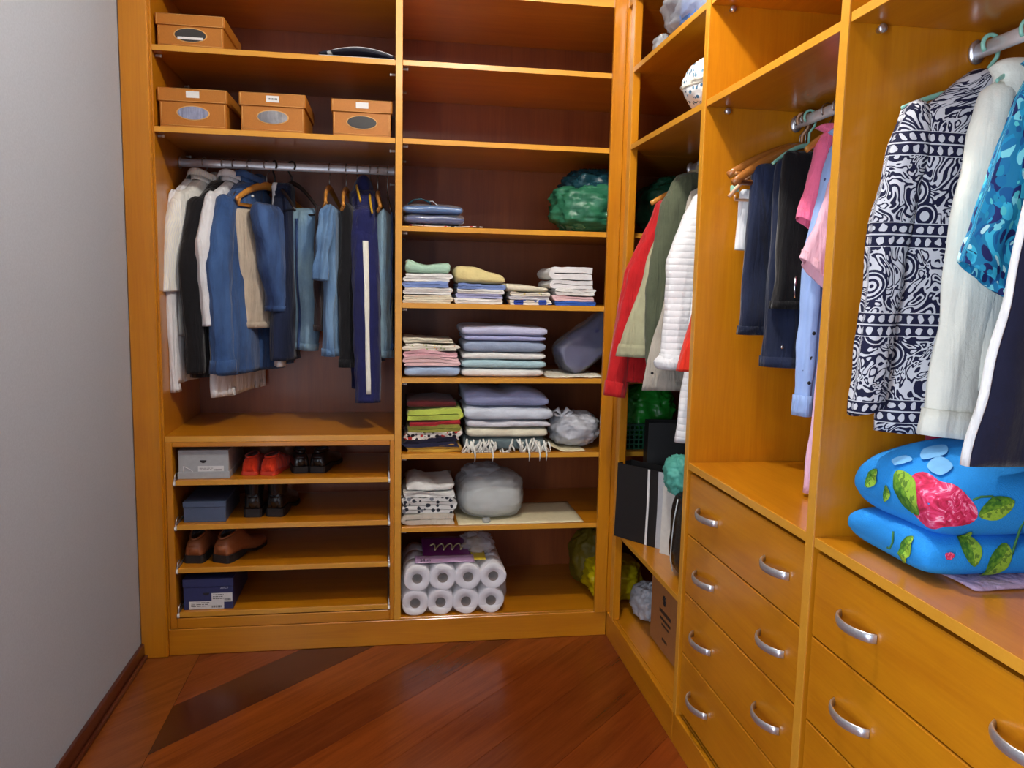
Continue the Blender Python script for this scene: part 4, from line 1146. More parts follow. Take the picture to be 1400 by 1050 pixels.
def soft_block(name, label, x0, x1, y0, y1, z, h, mat, seed=0, sag=None, amp=0.004, cat='towel', group=None, exp=0.35, nz=10, crease=1):
    """towel folded with its round fold towards the room; crease = visible layers"""
    nu = 26; nv = 4 * nz; rings = []
    cy, hy, hz = (y0 + y1) / 2, (y1 - y0) / 2, h / 2
    for i in range(nu + 1):
        s = -1 + 2 * i / nu; e = (1 - abs(s) ** 10) ** 0.5 if abs(s) < 1 else 0.0
        e = .55 + .45 * e
        x = (x0 + x1) / 2 + s * (x1 - x0) / 2; row = []
        for k in range(nv):
            a = 2 * PI * k / nv
            yy = cy + hy * spow(math.cos(a), exp) * (.985 + .015 * e); zz = hz * spow(math.sin(a), exp + .25) * e
            if crease > 1:
                c = abs(math.sin(PI * crease * (zz / h + .5))); yy += (1 - c) ** 4 * 0.006 * (1 if yy < cy else 0)
            p = Vector((x, yy, z + hz + zz))
            q = Vector((x * 12, yy * 12, seed * 3.1)); tz = (zz / h + .5)
            p.z += noise.noise(q) * amp * 1.5 * tz + noise.noise(q * 3.1) * amp * .5 * tz
            p.x += noise.noise(q + Vector((0, 5, zz * 30))) * amp * 1.6
            p.y += noise.noise(Vector((x * 14, zz * 30, seed))) * amp * 1.3 + noise.noise(Vector((x * 45, zz * 60, seed))) * amp * .4
            if sag: p.z += sag((s + 1) / 2) * tz
            row.append(p)
        rings.append(row)
    o = loft(name, rings, mat, None, (True, True), True, False)
    if label: tag(o, label, cat, group)
    return o


def folded(name, label, x0, x1, y0, y1, z, h, mat, layers=2, side='L', seed=0, sag=None, amp=0.003, cat='towel', group=None):
    """cloth folded in a zigzag, its edges towards the room; the first fold on the left or right"""
    t = h / layers; ht = t * 0.43; cl = []; nseg = 16
    for p in range(layers):
        zc = z + t * (p + .5); right = (p % 2 == 0) == (side == 'L')   # running towards right?
        a, b = (x0 + t * .6, x1 - t * .6) if right else (x1 - t * .6, x0 + t * .6)
        d = 1 if right else -1
        for k in range(nseg + 1): cl.append((a + (b - a) * k / nseg, zc, 0, d))
        if p < layers - 1:
            for k in range(1, 6):
                q = -PI / 2 + PI * k / 6; cl.append((b + d * t * .5 * math.cos(q), zc + t / 2 + t * .5 * math.sin(q), 1, d))
    m = len(cl); L_, R_ = [], []
    for i in range(m):
        a, b = cl[max(i - 1, 0)], cl[min(i + 1, m - 1)]
        tx, tz = b[0] - a[0], b[1] - a[1]; l = math.hypot(tx, tz) or 1; nx, nz_ = -tz / l, tx / l
        L_.append((cl[i][0] + nx * ht, cl[i][1] + nz_ * ht)); R_.append((cl[i][0] - nx * ht, cl[i][1] - nz_ * ht))
    prof = L_ + R_[::-1]; ny = 7; rings = []
    for j in range(ny + 1):
        yy = y0 + (y1 - y0) * j / ny; row = []
        for k, (x, zz) in enumerate(prof):
            tz = (zz - z) / h
            p = Vector((x, yy, zz)); q = Vector((x * 11, yy * 9, seed * 2.3))
            p.z += (noise.noise(q) * 1.5 + noise.noise(q * 3.0 + Vector((0, 0, zz * 50))) * .9) * amp * (.25 + .75 * tz) + (sag((x - x0) / (x1 - x0)) * tz if sag else 0)
            p.x += noise.noise(Vector((zz * 70, yy * 5, seed))) * amp * 2.2 * (1 if abs(x - (x0 + x1) / 2) > (x1 - x0) * .3 else .3)
            p.y += noise.noise(Vector((x * 10, zz * 60, seed + 4))) * amp * 1.6 if j == 0 else 0
            row.append(p)
        rings.append(row)
    n = len(prof); verts = [v for r in rings for v in r]; faces = []
    for i in range(ny):
        for k in range(n):
            k2 = (k + 1) % n; faces.append((i * n + k, i * n + k2, (i + 1) * n + k2, (i + 1) * n + k))
    for base in (0, ny * n):
        for k in range(m - 1): faces.append((base + k, base + k + 1, base + n - 2 - k, base + n - 1 - k))
    o = mesh(name, verts, faces, mat, None, True)
    o.modifiers.new('edges', 'EDGE_SPLIT').split_angle = 1.0
    if label: tag(o, label, cat, group)
    return o


def T(n, r, g, b, v=.12): return cloth('terry_' + n, rgb(r, g, b), v, bump=.6, wrinkle=.5, folds=0)


MINTT = T('mint', 170, 206, 184); YELT = T('yellow', 216, 200, 140); WHT = T('white', 224, 224, 220); CRT = T('cream', 220, 214, 190); LIL = T('lilac', 160, 164, 204); BLU = T('blue', 120, 142, 196)
SKYT = T('sky', 158, 182, 212); AQUA = T('aqua', 168, 200, 208); GRB = T('grey_blue', 146, 160, 184); PNK = T('pink', 226, 190, 192); LILG = T('lilac_grey', 142, 148, 184); PALE = T('pale_blue_white', 204, 212, 224)
LIME = T('lime', 182, 200, 84); OLV = T('olive', 140, 138, 62); BRN = T('maroon', 96, 34, 38); CRIM = T('crimson', 178, 42, 52); DKN = T('dark_navy', 34, 34, 58); MUST = T('mustard', 200, 156, 60); ROYAL = T('royal', 56, 100, 190); SLATE = T('slate', 96, 112, 116)
FLOR = print_cloth('white_floral_print', rgb(228, 222, 206), [rgb(206, 150, 120), rgb(160, 176, 120), rgb(226, 206, 130), rgb(228, 222, 206)], 70, .3)
FLOR2 = print_cloth('white_red_black_print', rgb(210, 204, 196), [rgb(40, 34, 40), rgb(170, 50, 46), rgb(225, 220, 210), rgb(60, 50, 80)], 60, .5)
FLOR3 = print_cloth('blue_yellow_print', rgb(222, 220, 210), [rgb(44, 70, 160), rgb(232, 196, 70), rgb(222, 220, 210), rgb(60, 90, 180)], 30, .6)
ZIG = print_cloth('black_grey_white_print', rgb(206, 206, 204), [rgb(52, 56, 66), rgb(206, 206, 204), rgb(120, 124, 134), rgb(52, 56, 66)], 55, .45)
KNITW = cloth('white_waffle', rgb(222, 218, 206), .12, stripe=(rgb(196, 190, 176), 160, 'u'))
GT = 'folded linen stacks in the shelf bay'
Y0, Y1 = 0.035, 0.30
dip = lambda s: 0.010 * math.cos(2 * PI * s)
# shelf 4, first stack
z = RS[3]
folded('towel', 'cream folded towel at the very bottom of the mint stack', 1.113, 1.304, Y0, Y1, z, .034, CRT, 4, 'R', 1, None, .004, group=GT); z += .034
folded('towel', 'white folded towel second from the bottom of the mint stack', 1.116, 1.306, Y0, Y1, z, .026, WHT, 3, 'R', 2, None, .004, group=GT); z += .026
folded('towel', 'blue-edged folded towel in the middle of the mint stack', 1.113, 1.296, Y0, Y1, z, .024, BLU, 2, 'R', 3, None, .004, group=GT); z += .024
folded('towel', 'white folded towel directly under the mint one', 1.115, 1.300, Y0, Y1, z, .030, WHT, 3, 'R', 4, None, .004, group=GT); z += .030
soft_block('towel', 'mint green towel on top of the first stack', 1.122, 1.300, Y0 + .005, Y1, z, .040, MINTT, 5, lambda s: .014 * math.cos(2 * PI * s) * (1 - s) + .004, .005, group=GT)
# second stack
z = RS[3]
folded('towel', 'white towel at the bottom of the yellow stack', 1.318, 1.512, Y0, Y1, z, .022, WHT, 2, 'R', 6, None, .004, group=GT); z += .022
folded('towel', 'lilac towel low in the yellow stack', 1.322, 1.510, Y0 + .004, Y1, z, .018, LIL, 2, 'R', 7, None, .004, group=GT); z += .018
folded('towel', 'white towel above the lilac one in the yellow stack', 1.320, 1.510, Y0, Y1, z, .017, WHT, 2, 'L', 8, None, .004, group=GT); z += .017
folded('towel', 'slate blue towel directly under the yellow one', 1.318, 1.512, Y0 + .004, Y1, z, .022, BLU, 2, 'L', 9, None, .004, group=GT); z += .022
soft_block('towel', 'thick yellow towel sloping down to the right, topping the second stack', 1.318, 1.510, Y0, Y1, z, .056, YELT, 10, lambda s: .016 - .036 * s ** 2, .005, group=GT)
# third stack
z = RS[3]
folded('towel', 'blue and yellow printed cloth at the bottom of the lowest stack', 1.528, 1.70, Y0, Y1, z, .020, FLOR3, 2, 'L', 11, None, .004, group=GT); z += .02
folded('towel', 'grey-white cloth low in the lowest stack of shelf four', 1.532, 1.698, Y0 + .004, Y1, z, .016, T('grey_white', 190, 190, 196), 2, 'R', 12, None, .004, group=GT); z += .016
folded('towel', 'floral cloth in the middle of the lowest stack', 1.530, 1.694, Y0, Y1, z, .016, FLOR, 2, 'L', 13, None, .004, group=GT); z += .016
soft_block('towel', 'cream cloth lying on top of the lowest stack', 1.522, 1.69, Y0, Y1, z, .028, CRT, 14, lambda s: .006 - .016 * s, .004, group=GT)
# fourth stack
z = RS[3]
folded('towel', 'royal blue towel at the bottom of the rightmost white stack', 1.716, 1.888, Y0, Y1, z, .018, ROYAL, 2, 'L', 15, None, .004, group=GT); z += .018
folded('towel', 'pink towel above the royal blue one', 1.712, 1.886, Y0 + .003, Y1, z, .022, PNK, 2, 'R', 16, None, .005, group=GT); z += .022
folded('towel', 'ruffled white cloth above the pink towel', 1.716, 1.884, Y0, Y1, z, .026, WHT, 2, 'L', 17, None, .007, group=GT); z += .026
folded('towel', 'white towel second from the top of the rightmost stack', 1.702, 1.884, Y0, Y1, z, .036, T('bright_white', 232, 232, 232), 2, 'R', 18, None, .004, group=GT); z += .036
folded('towel', 'thick white towel on top of the rightmost stack, fold on its left', 1.700, 1.884, Y0, Y1, z, .052, T('bright_white', 232, 232, 232), 2, 'R', 19, None, .004, group=GT)
# shelf 5
z = RS[4]
soft_block('towel', 'light blue towel at the bottom of the pink stack', 1.120, 1.338, Y0, Y1, z, .044, SKYT, 20, None, .005, group=GT); z += .044
folded('sheet', 'pink folded sheet lying on the light blue towel', 1.116, 1.338, Y0, Y1, z, .036, PNK, 3, 'L', 21, lambda s: .006 * math.sin(5 * s), .005, cat='sheet', group=GT); z += .036
folded('sheet', 'rose sheet in the middle of the pink stack', 1.113, 1.332, Y0, Y1, z, .026, T('rose', 216, 168, 176), 2, 'R', 22, lambda s: .006 * math.sin(5 * s), .005, cat='sheet', group=GT); z += .026
folded('sheet', 'cream floral sheet near the top of the pink stack', 1.113, 1.330, Y0, Y1, z, .030, FLOR, 3, 'R', 23, lambda s: -.012 * s, .005, cat='sheet', group=GT); z += .03
folded('sheet', 'yellowish cream sheet topping the pink stack', 1.116, 1.318, Y0, Y1, z, .022, CRT, 2, 'R', 24, lambda s: -.012 * s, .004, cat='sheet', group=GT)
z = RS[4]
for (h, mt, lb, x0, x1) in ((.036, WHT, 'white bath towel at the bottom of the tall bluish stack', 1.348, 1.680), (.036, AQUA, 'aqua bath towel second from the bottom of the tall stack', 1.346, 1.688), (.030, WHT, 'white bath towel in the middle of the tall bluish stack', 1.350, 1.686),
                            (.048, GRB, 'thick grey-blue bath towel in the tall stack', 1.356, 1.684), (.022, LIL, 'thin violet-blue towel below the top of the tall stack', 1.358, 1.688), (.038, T('lilac_white', 190, 192, 220), 'pale lilac bath towel on top of the tall stack', 1.348, 1.692)):
    soft_block('bath_towel', lb, x0, x1, Y0, 0.36, z, h, mt, int(z * 997), lambda s: .002 * math.sin(6 * s), .0035, cat='towel', group=GT, exp=.3); z += h - .001
sheet('placemat', 'thin cream patterned cloth lying right of the tall towel stack', 'cloth', 1.695, 1.93, 0.02, 0.33, RS[4], FLOR, 4, .010, .003)
# plastic wrapped garment leaning in the corner of shelf 5
BLUEG = plain('dusky_blue_fabric', rgb(72, 72, 112), 0.35, coat=0.6)
r = root('packaged_garment', 'dusky blue garment in clear plastic leaning against the right end', 'package', (1.9, .17, RS[4] + .01))
rt = Matrix.Translation((1.905, .19, RS[4] + .135)) @ Matrix.Rotation(-0.62, 4, 'Y') @ Matrix.Rotation(0.15, 4, 'Z')


def xform(o, M):
    o.data.transform(M); return o


o = soft_block('garment', None, -.15, .15, -.05, .05, -.075, .15, BLUEG, 3, None, .006); xform(o, rt); adopt(o, r)
o = soft_block('clear_wrap', None, -.155, .155, -.056, .056, -.081, .162, CLEAR, 4, None, .008); xform(o, rt); adopt(o, r)
# shelf 6
z = RS[5]
for (h, mt, lb, ly, sd, x0, x1) in ((.020, MUST, 'mustard cloth at the bottom of the colourful stack', 2, 'L', 1.128, 1.345), (.030, DKN, 'dark navy printed cloth low in the colourful stack', 2, 'R', 1.122, 1.345), (.030, FLOR2, 'white cloth with red and black print in the colourful stack', 3, 'R', 1.124, 1.345),
                                    (.024, OLV, 'olive patterned cloth in the middle of the colourful stack', 2, 'L', 1.128, 1.342), (.018, CRIM, 'crimson cloth below the lime towel', 2, 'R', 1.14, 1.345)):
    folded('kitchen_cloth', lb, x0, x1, Y0, Y1, z, h, mt, ly, sd, int(z * 991), lambda s: .012 * s, .006, cat='cloth', group=GT); z += h
folded('kitchen_cloth', 'lime green towel with open fold on the right', 1.120, 1.348, Y0, Y1, z + .008, .044, LIME, 2, 'L', 33, lambda s: .010 * s - .004, .004, cat='towel', group=GT); z += .054
soft_block('kitchen_cloth', 'maroon cloth on top of the colourful stack', 1.128, 1.325, Y0 + .02, Y1, z, .034, BRN, 34, None, .004, cat='cloth', group=GT)
z = RS[5]
bl = root('fringed_throw', 'grey woven throw with white knotted fringe hanging over the shelf edge', 'throw', (1.54, .2, z), GT)
o = soft_block('folded_body', None, 1.362, 1.70, Y0, .36, z, .054, SLATE, 40, None, .004); adopt(o, bl)
FR = cloth('white_fringe_yarn', rgb(222, 222, 214), .12)
q = random.Random(4)
for k in range(84):
    x = 1.362 + .34 * q.random() if k > 30 else (1.362 + .11 * q.random() if k % 2 else 1.585 + .125 * q.random())
    zt = z + .05 * q.random() + .006; l = .03 + .03 * q.random(); y0 = Y0 - .004 - .006 * q.random()
    hang = k in (5, 11, 16, 22, 28)
    xs = x + (q.random() - .5) * .05
    pts = [(x, y0, zt), ((x + xs) / 2 + (q.random() - .5) * .015, y0 - .010, zt - l * .4), (xs, y0 - .012 - .004 * q.random(), max(z + .004, zt - l))]
    if hang: pts = [(x, y0 - .004, z + .03), (x + .004, -.002, z + .012), (x + .006, -.008, z - .008), (x + .004, -.010, z - .032)]
    tube('fringe', pts, [.004, .0045, .0035, .001][:len(pts)] if hang else [.0038, .0046, .0026], FR, bl, 6)
z += .055
for (h, mt, lb, x0, x1) in ((.042, CRT, 'cream bath towel resting on the fringed throw', 1.372, 1.705), (.030, T('pearl', 206, 206, 214), 'pearl grey towel in the fringed throw stack', 1.370, 1.712), (.056, PALE, 'thick pale blue-white towel under the lilac one', 1.362, 1.728)):
    soft_block('bath_towel', lb, x0, x1, Y0, .36, z, h, mt, int(z * 997), lambda s: .004 - .010 * s, .005, cat='towel', group=GT, exp=.34); z += h - .001
soft_block('bath_towel', 'lilac-grey towel with a dipped top on the fringed throw stack', 1.362, 1.708, Y0 + .01, .36, z, .062, LILG, 47, lambda s: .016 - .034 * s + .022 * max(0, math.sin(PI * (s - .5) * 2)), .006, cat='towel', group=GT)
sheet('paper', 'curled cream paper under the white plastic bag', 'paper', 1.715, 1.86, 0.015, 0.25, RS[5], CREAMP, 8, .004, .0012, lift=lambda a, b: .022 * max(0, .35 - a) / .35)
# shelf 7
z = RS[6]
folded('bath_mat', 'cream waffle bath mat at the bottom of the patterned stack', 1.116, 1.335, Y0 - .01, Y1, z, .046, KNITW, 2, 'R', 50, None, .005, cat='bath mat', group=GT); z += .046
folded('bath_mat', 'black and grey patterned mat in the stack beside the round bag', 1.116, 1.330, Y0, Y1, z, .066, ZIG, 4, 'R', 51, None, .005, cat='bath mat', group=GT); z += .066
folded('folded_cloth', 'thin white cloth above the patterned mat', 1.118, 1.326, Y0, Y1, z, .022, WHT, 2, 'R', 52, None, .006, cat='cloth', group=GT); z += .022
soft_block('folded_cloth', 'white cloth crumpled on top of the patterned stack', 1.126, 1.322, Y0 + .01, Y1, z, .034, WHT, 53, lambda s: .006 * math.sin(7 * s), .010, cat='cloth', group=GT)
sheet('placemat', 'cream paper sheet spread under the round plastic bag', 'paper', 1.338, 1.862, 0.012, 0.33, RS[6], CREAMP, 12, .003, .0012)


# ------------------------------------------------------------------ plastic bags


def bag_mesh(name, c, r, mat, seed, amp=0.03, rough=5.0, neck=0.0, neck_lean=(0, 0), flat=0.25, nu=72, nv=48, exp=.8, ridges=0.0, clampx=None):
    """crumpled bag: rounded block, flattened below, optionally gathered into a neck"""
    rings = []; zmin = c[2] - r[2]
    for i in range(nv + 1):
        v = i / nv; ph = -PI / 2 + PI * v; row = []
        for j in range(nu):
            a = 2 * PI * j / nu
            d = Vector((spow(math.cos(ph), exp) * spow(math.cos(a), exp), spow(math.cos(ph), exp) * spow(math.sin(a), exp), spow(math.sin(ph), exp)))
            q = Vector((d.x * 1.2, d.y * 1.2, d.z * 1.2)) * (rough / 3) + Vector((seed * 7.3, seed, 0))
            n1 = noise.noise(q); n2 = abs(noise.noise(q * 2.3)); n3 = abs(noise.noise(q * 5.1 + Vector((3, 1, 2))))
            k = 1 + amp * (n1 * 4 - n2 * 4 - n3 * 2)
            if ridges: k += ridges * math.cos(9 * a + 3 * n1) * max(0, d.z) ** 1.5
            p = Vector((c[0] + r[0] * d.x * k, c[1] + r[1] * d.y * k, c[2] + r[2] * d.z * (1 + (k - 1) * .6)))
            if neck and v > .80:
                t = (v - .80) / .20
                s = (1 - t) ** .5 * .85 + .15 + .25 * max(0, t - .6) * (1 + .5 * math.sin(5 * a))
                base = math.cos(-PI / 2 + PI * .8)
                rad = Vector((math.cos(a), math.sin(a), 0)) * (.55 * s * (1 + .18 * math.sin(7 * a + seed)))
                p = Vector((c[0] + r[0] * rad.x + neck_lean[0] * t, c[1] + r[1] * rad.y + neck_lean[1] * t, c[2] + r[2] * .80 + neck * t + .004 * math.sin(9 * a)))
            lim = zmin + r[2] * flat
            if p.z < lim: p.z = zmin + (p.z - zmin) * .0 + max(0, (p.z - zmin)) * .2 + 0.0006 if False else max(zmin + .0006, lim - (lim - p.z) * .95 if p.z > zmin else zmin + .0006)
            if p.z < zmin + .0006: p.z = zmin + .0006
            if clampx:
                p.x = min(max(p.x, clampx[0]), clampx[1])
            row.append(p)
        rings.append(row)
    return loft(name, rings, mat, None, (True, True), True, False)


FGREEN = film('green_plastic_film', rgb(56, 130, 96), .90, .25, .3)
FDTEAL = film('dark_teal_film', rgb(36, 84, 96), .75, .2, .3)
FWHITE = film('white_plastic_film', rgb(206, 208, 216), .93, .3, .25)
FMILK = film('milky_film', rgb(222, 226, 232), .34, .2, .35)
FYEL = film('yellow_plastic_film', rgb(212, 190, 16), .95, .3, .3)
FTEAL = film('teal_plastic_film', rgb(110, 206, 190), .93, .25, .3)
FBLACK = film('black_plastic_film', rgb(20, 22, 24), .97, .25, .1)
FLIME = film('bright_green_film', rgb(40, 150, 50), .92, .2, .3)


def bag(name, label, c, r, mat, seed, amp=.03, knot=None, group=None, inner=None, **kw):
    rr = root(name, label, 'plastic bag', (c[0], c[1], c[2] - r[2]), group)
    adopt(bag_mesh('bag_body', c, r, mat, seed, amp, **kw), rr)
    if knot:
        n = 26; pts = []
        kx, ky, kz, ks = knot
        for s in (-1, 1):
            pts = [(kx, ky, kz), (kx + s * ks * .6, ky - ks * .2, kz + ks * .9), (kx + s * ks * 1.1, ky - ks * .1, kz + ks * .55), (kx + s * ks * .7, ky, kz + ks * .1), (kx, ky, kz)]
            tube('knot_loop', pts, [ks * .12, ks * .32, ks * .38, ks * .28, ks * .12], mat, rr, 10, .45)
        adopt(bag_mesh('knot', (kx, ky, kz), (ks * .3, ks * .3, ks * .3), mat, seed + 3, .06, nu=20, nv=14, flat=0), rr)
    if inner:
        adopt(bag_mesh('contents', inner[0], inner[1], inner[2], seed + 9, .012, nu=40, nv=26, exp=.75), rr)
    return rr


bag('plastic_bag', 'large crumpled green bag at the right end of the third shelf', (1.885, .17, RS[2] + .105), (.175, .14, .105), FGREEN, 2, .045, None, inner=((1.885, .17, RS[2] + .09), (.15, .115, .088), T('green_contents', 76, 130, 90)), rough=7)
bag('plastic_bag', 'dark teal bag handles slumped over the large green bag', (1.895, .20, RS[2] + .185), (.135, .12, .085), FDTEAL, 5, .06, None, flat=.0, rough=6)
bag('plastic_bag', 'dark green bag behind the corner coats on the third shelf', (2.27, .20, RS[2] + .13), (.17, .15, .13), film('deep_green_film', rgb(30, 88, 64), .95, .25, .2), 8, .05, None)
r = bag('plastic_bag', 'translucent grey bag holding a round folded blanket on the lowest shelf', (1.482, .17, RS[6] + .100), (.145, .135, .100), FMILK, 12, .018, None, inner=((1.488, .17, RS[6] + .078), (.132, .12, .074), T('pale_sage', 230, 232, 222)), exp=.62, flat=.15, rough=4)
bag_top = bag_mesh('bag_top', (1.45, .17, RS[6] + .19), (.09, .09, .035), FMILK, 21, .08, nu=40, nv=20); adopt(bag_top, r)
adopt(bag_mesh('knot', (1.455, .035, RS[6] + .012), (.018, .014, .012), FMILK, 3, .08, nu=20, nv=12), r)
bag('plastic_bag', 'white plastic bag at the right end above the round bag', (1.84, .16, RS[5] + .075), (.112, .125, .075), FWHITE, 15, .04, (1.775, .10, RS[5] + .135, .035), rough=6)
bag('plastic_bag', 'bright yellow plastic bag on the wardrobe floor behind the corner post', (2.035, .16, .105 + .095), (.13, .15, .095), FYEL, 18, .04, None, rough=6)
bag('plastic_bag', 'olive mesh bag lying over the yellow bag at the floor', (1.985, .29, .105 + .135), (.115, .1, .135), film('olive_net', rgb(120, 104, 20), .9, .5, .3), 19, .03, None, ridges=.05)
bag('plastic_bag', 'white plastic bag between the carton and the yellow bag', (2.125, -.10, .105 + .075), (.078, .10, .075), FWHITE, 22, .05, (2.14, -.14, .105 + .15, .03), rough=6)
r = bag('plastic_bag', 'clear bag with blue cloth on the uppermost corner shelf', (2.12, -.50, RS[0] + .115), (.14, .27, .115), film('clear_crinkled_film', rgb(214, 220, 228), .5, .15, .3), 25, .05, None, inner=((2.12, -.55, RS[0] + .085), (.115, .2, .085), T('bright_blue', 60, 120, 200)), rough=6)
adopt(bag_mesh('knot', (2.03, -.235, RS[0] + .040), (.032, .045, .040), MATS['clear_crinkled_film'], 44, .07, nu=36, nv=24, rough=6), r)
bag('plastic_bag', 'teal plastic bag with white print stuffed above the black bag', (2.10, -.47, .80), (.07, .095, .075), FTEAL, 28, .05, None, rough=6, flat=.05)

# bright green bag and basket deep in the corner
GRD = plain('dark_green_plastic', rgb(22, 70, 50), .4)
r = root('mesh_basket', 'dark green mesh basket deep in the corner under the coats', 'basket', (2.15, .14, RS[5]))
bx0, bx1, by0, by1, bz0, bz1 = 2.03, 2.3, .04, .3, RS[5] + .0006, RS[5] + .10
box('base', (bx0, by0, bz0), (bx1, by1, bz0 + .006), GRD, r, .001); box('rim', (bx0, by0 - .002, bz1), (bx1, by0 + .006, bz1 + .01), GRD, r, .001)
for k in range(14): box('rib', (bx0 + .003 + k * .0195, by0, bz0 + .006), (bx0 + .009 + k * .0195, by0 + .004, bz1), GRD, r, 0)
for k in range(4): box('rib', (bx0, by0 - .001, bz0 + .02 + k * .02), (bx1, by0 + .003, bz0 + .026 + k * .02), GRD, r, 0)
for xx in (bx0, bx1 - .004): box('side', (xx, by0, bz0), (xx + .004, by1, bz1), GRD, r, 0)
box('side', (bx0, by1 - .004, bz0), (bx1, by1, bz1), GRD, r, 0)
bag('plastic_bag', 'bright green shiny bag in the mesh basket under the coats', (2.16, .17, RS[5] + .15), (.125, .12, .125), FLIME, 31, .05, None, rough=7)

# paper bags and carton in the corner
BLKP = plain('black_card', rgb(22, 22, 24), .5)
LOW = 0.47


def paper_bag(name, label, c, w_, d_, h, ang, mat, stripes=(), handles=True):
    r = root(name, label, 'paper bag', (c[0], c[1], c[2]), None, ang)
    v = []; t = .06
    for zz, k in ((0.0006, 1.0), (h * .5, 1.0), (h, .98)):
        dd = d_ * (1 if zz < h * .3 else .9)
        v.append([(-w_ / 2 * k, -dd / 2, zz), (w_ / 2 * k, -dd / 2, zz), (w_ / 2 * k, dd / 2, zz), (w_ / 2 * k - w_ * .0 - .012 * (zz > 0.01), 0, zz) if False else (w_ / 2 * k, dd / 2, zz), (-w_ / 2 * k, dd / 2, zz)])
    rings = [[p for i, p in enumerate(row) if i != 3] for row in v]
    rings.append([(p[0] * .98, p[1] * .9, p[2] - .001) for p in rings[-1]]); rings.append([(p[0] * .97, p[1] * .88, p[2] - h * .6) for p in rings[-2]])
    o = loft('bag_body', rings, mat, None, (True, True), False, False); o.parent = r
    for (s0, s1, m_) in stripes:
        x0, x1 = -w_ / 2 + w_ * s0, -w_ / 2 + w_ * s1
        y0 = -d_ / 2; y2 = -d_ * .9 / 2
        vv = [(x0, y0 - .0006, .001), (x1, y0 - .0006, .001), (x1, (y0 + y2) / 2 - .004, h * .5), (x1 * .98, y2 - .0006, h - .001), (x0 * .98, y2 - .0006, h - .001), (x0, (y0 + y2) / 2 - .004, h * .5)]
        vv = [(x0, y0 - .0008, .001), (x1, y0 - .0008, .001), (x1, y2 - .0008, h * .5), (x0, y2 - .0008, h * .5), (x0 * .98, y2 - .0008, h - .001), (x1 * .98, y2 - .0008, h - .001)]
        s_ = mesh('stripe', vv, [(0, 1, 2, 3), (3, 2, 5, 4)], m_); s_.parent = r
        s_.modifiers.new('thickness', 'SOLIDIFY').thickness = .0006
    if handles:
        for sy in (-1, 1):
            hb = tube('handle', [(-w_ * .2, sy * d_ * .43, h * .93), (-w_ * .19, sy * d_ * .43, h + .03), (-w_ * .08, sy * d_ * .43, h + .075), (w_ * .08, sy * d_ * .43, h + .075), (w_ * .19, sy * d_ * .43, h + .03), (w_ * .2, sy * d_ * .43, h * .93)], .003, mat, None, 8); hb.parent = r
    return r


GREYS = plain('silver_grey_print', rgb(178, 180, 186), .4)
paper_bag('paper_bag', 'tall plain black paper bag behind the striped one in the corner', (2.215, -.03 - .06, LOW), .26, .10, .46, -0.15, BLKP, (), False)
paper_bag('paper_bag', 'black paper bag with white and grey vertical stripes in the corner', (2.068, -.19, LOW), .25, .10, .30, -0.95, BLKP, ((.60, .64, PAPER), (.80, .93, GREYS)), False)
paper_bag('paper_bag', 'white paper bag wedged between striped bag and black sack', (2.155, -.40, LOW), .2, .07, .26, -0.95, plain('white_card', rgb(206, 204, 198), .6), (), False)
r = root('black_sack', 'black plastic sack with pale drawstring beside the drawers', 'plastic bag', (2.1, -.60, LOW))
adopt(bag_mesh('bag_body', (2.108, -.605, LOW + .15), (.08, .115, .15), FBLACK, 33, .02, exp=.45), r)
tube('drawstring', [(2.03, -.60, .75), (2.024, -.59, .68), (2.022, -.58, .60), (2.024, -.57, .53), (2.035, -.57, .485)], .0022, THREAD, r, 6)
r = root('carton', 'brown cardboard carton with dark printing on the wardrobe floor', 'carton', (2.3, -.45, .1055), None, 0)
cx0, cx1, cy0, cy1, cz0, cz1 = 2.075, 2.42, -.62, -.255, .1056, .375
b = box('body', (cx0, cy0, cz0), (cx1, cy1, cz1), CARD, r, .002)
for k, (y0, y1) in enumerate(((cy0, (cy0 + cy1) / 2 - .002), ((cy0 + cy1) / 2 + .002, cy1))): box('flap', (cx0, y0, cz1 + .0005), (cx1, y1, cz1 + .004), CARD, r, .001)
q = random.Random(6)
for (ya, yb, zz, hh_) in ((-.47, -.35, .25, .014), (-.47, -.36, .225, .010), (-.46, -.38, .205, .008), (-.44, -.39, .15, .010)):
    y = ya
    while y < yb:
        l = .006 + .010 * q.random(); box('print', (cx0 - .0009, y, zz), (cx0 + .0002, min(yb, y + l), zz + hh_), INK, b, 0); y += l + .004
for k in range(6):
    a = PI * k / 6; c = Vector((cx0 - .0006, -.40, .305))
    tube('print', [c + Vector((0, .02 * math.cos(a), .02 * math.sin(a))), c - Vector((0, .02 * math.cos(a), .02 * math.sin(a)))], .0018, INK, b, 4)
# crochet bundle on the second corner shelf
CRO = print_cloth('white_blue_crochet', rgb(222, 224, 224), [rgb(70, 110, 140), rgb(60, 96, 126), rgb(110, 150, 176), rgb(70, 110, 140)], 62, .34)
r = root('crochet_bundle', 'white crochet bundle with pale blue openwork on the second corner shelf', 'bundle', (2.2, -.66, RS[1]))
adopt(bag_mesh('bundle', (2.10, -.66, RS[1] + .09), (.13, .138, .09), CRO, 40, .02, exp=.85), r)
adopt(bag_mesh('band', (2.098, -.66, RS[1] + .085), (.132, .14, .028), T('ivory', 220, 214, 198), 40, .02, exp=.85, flat=0), r)

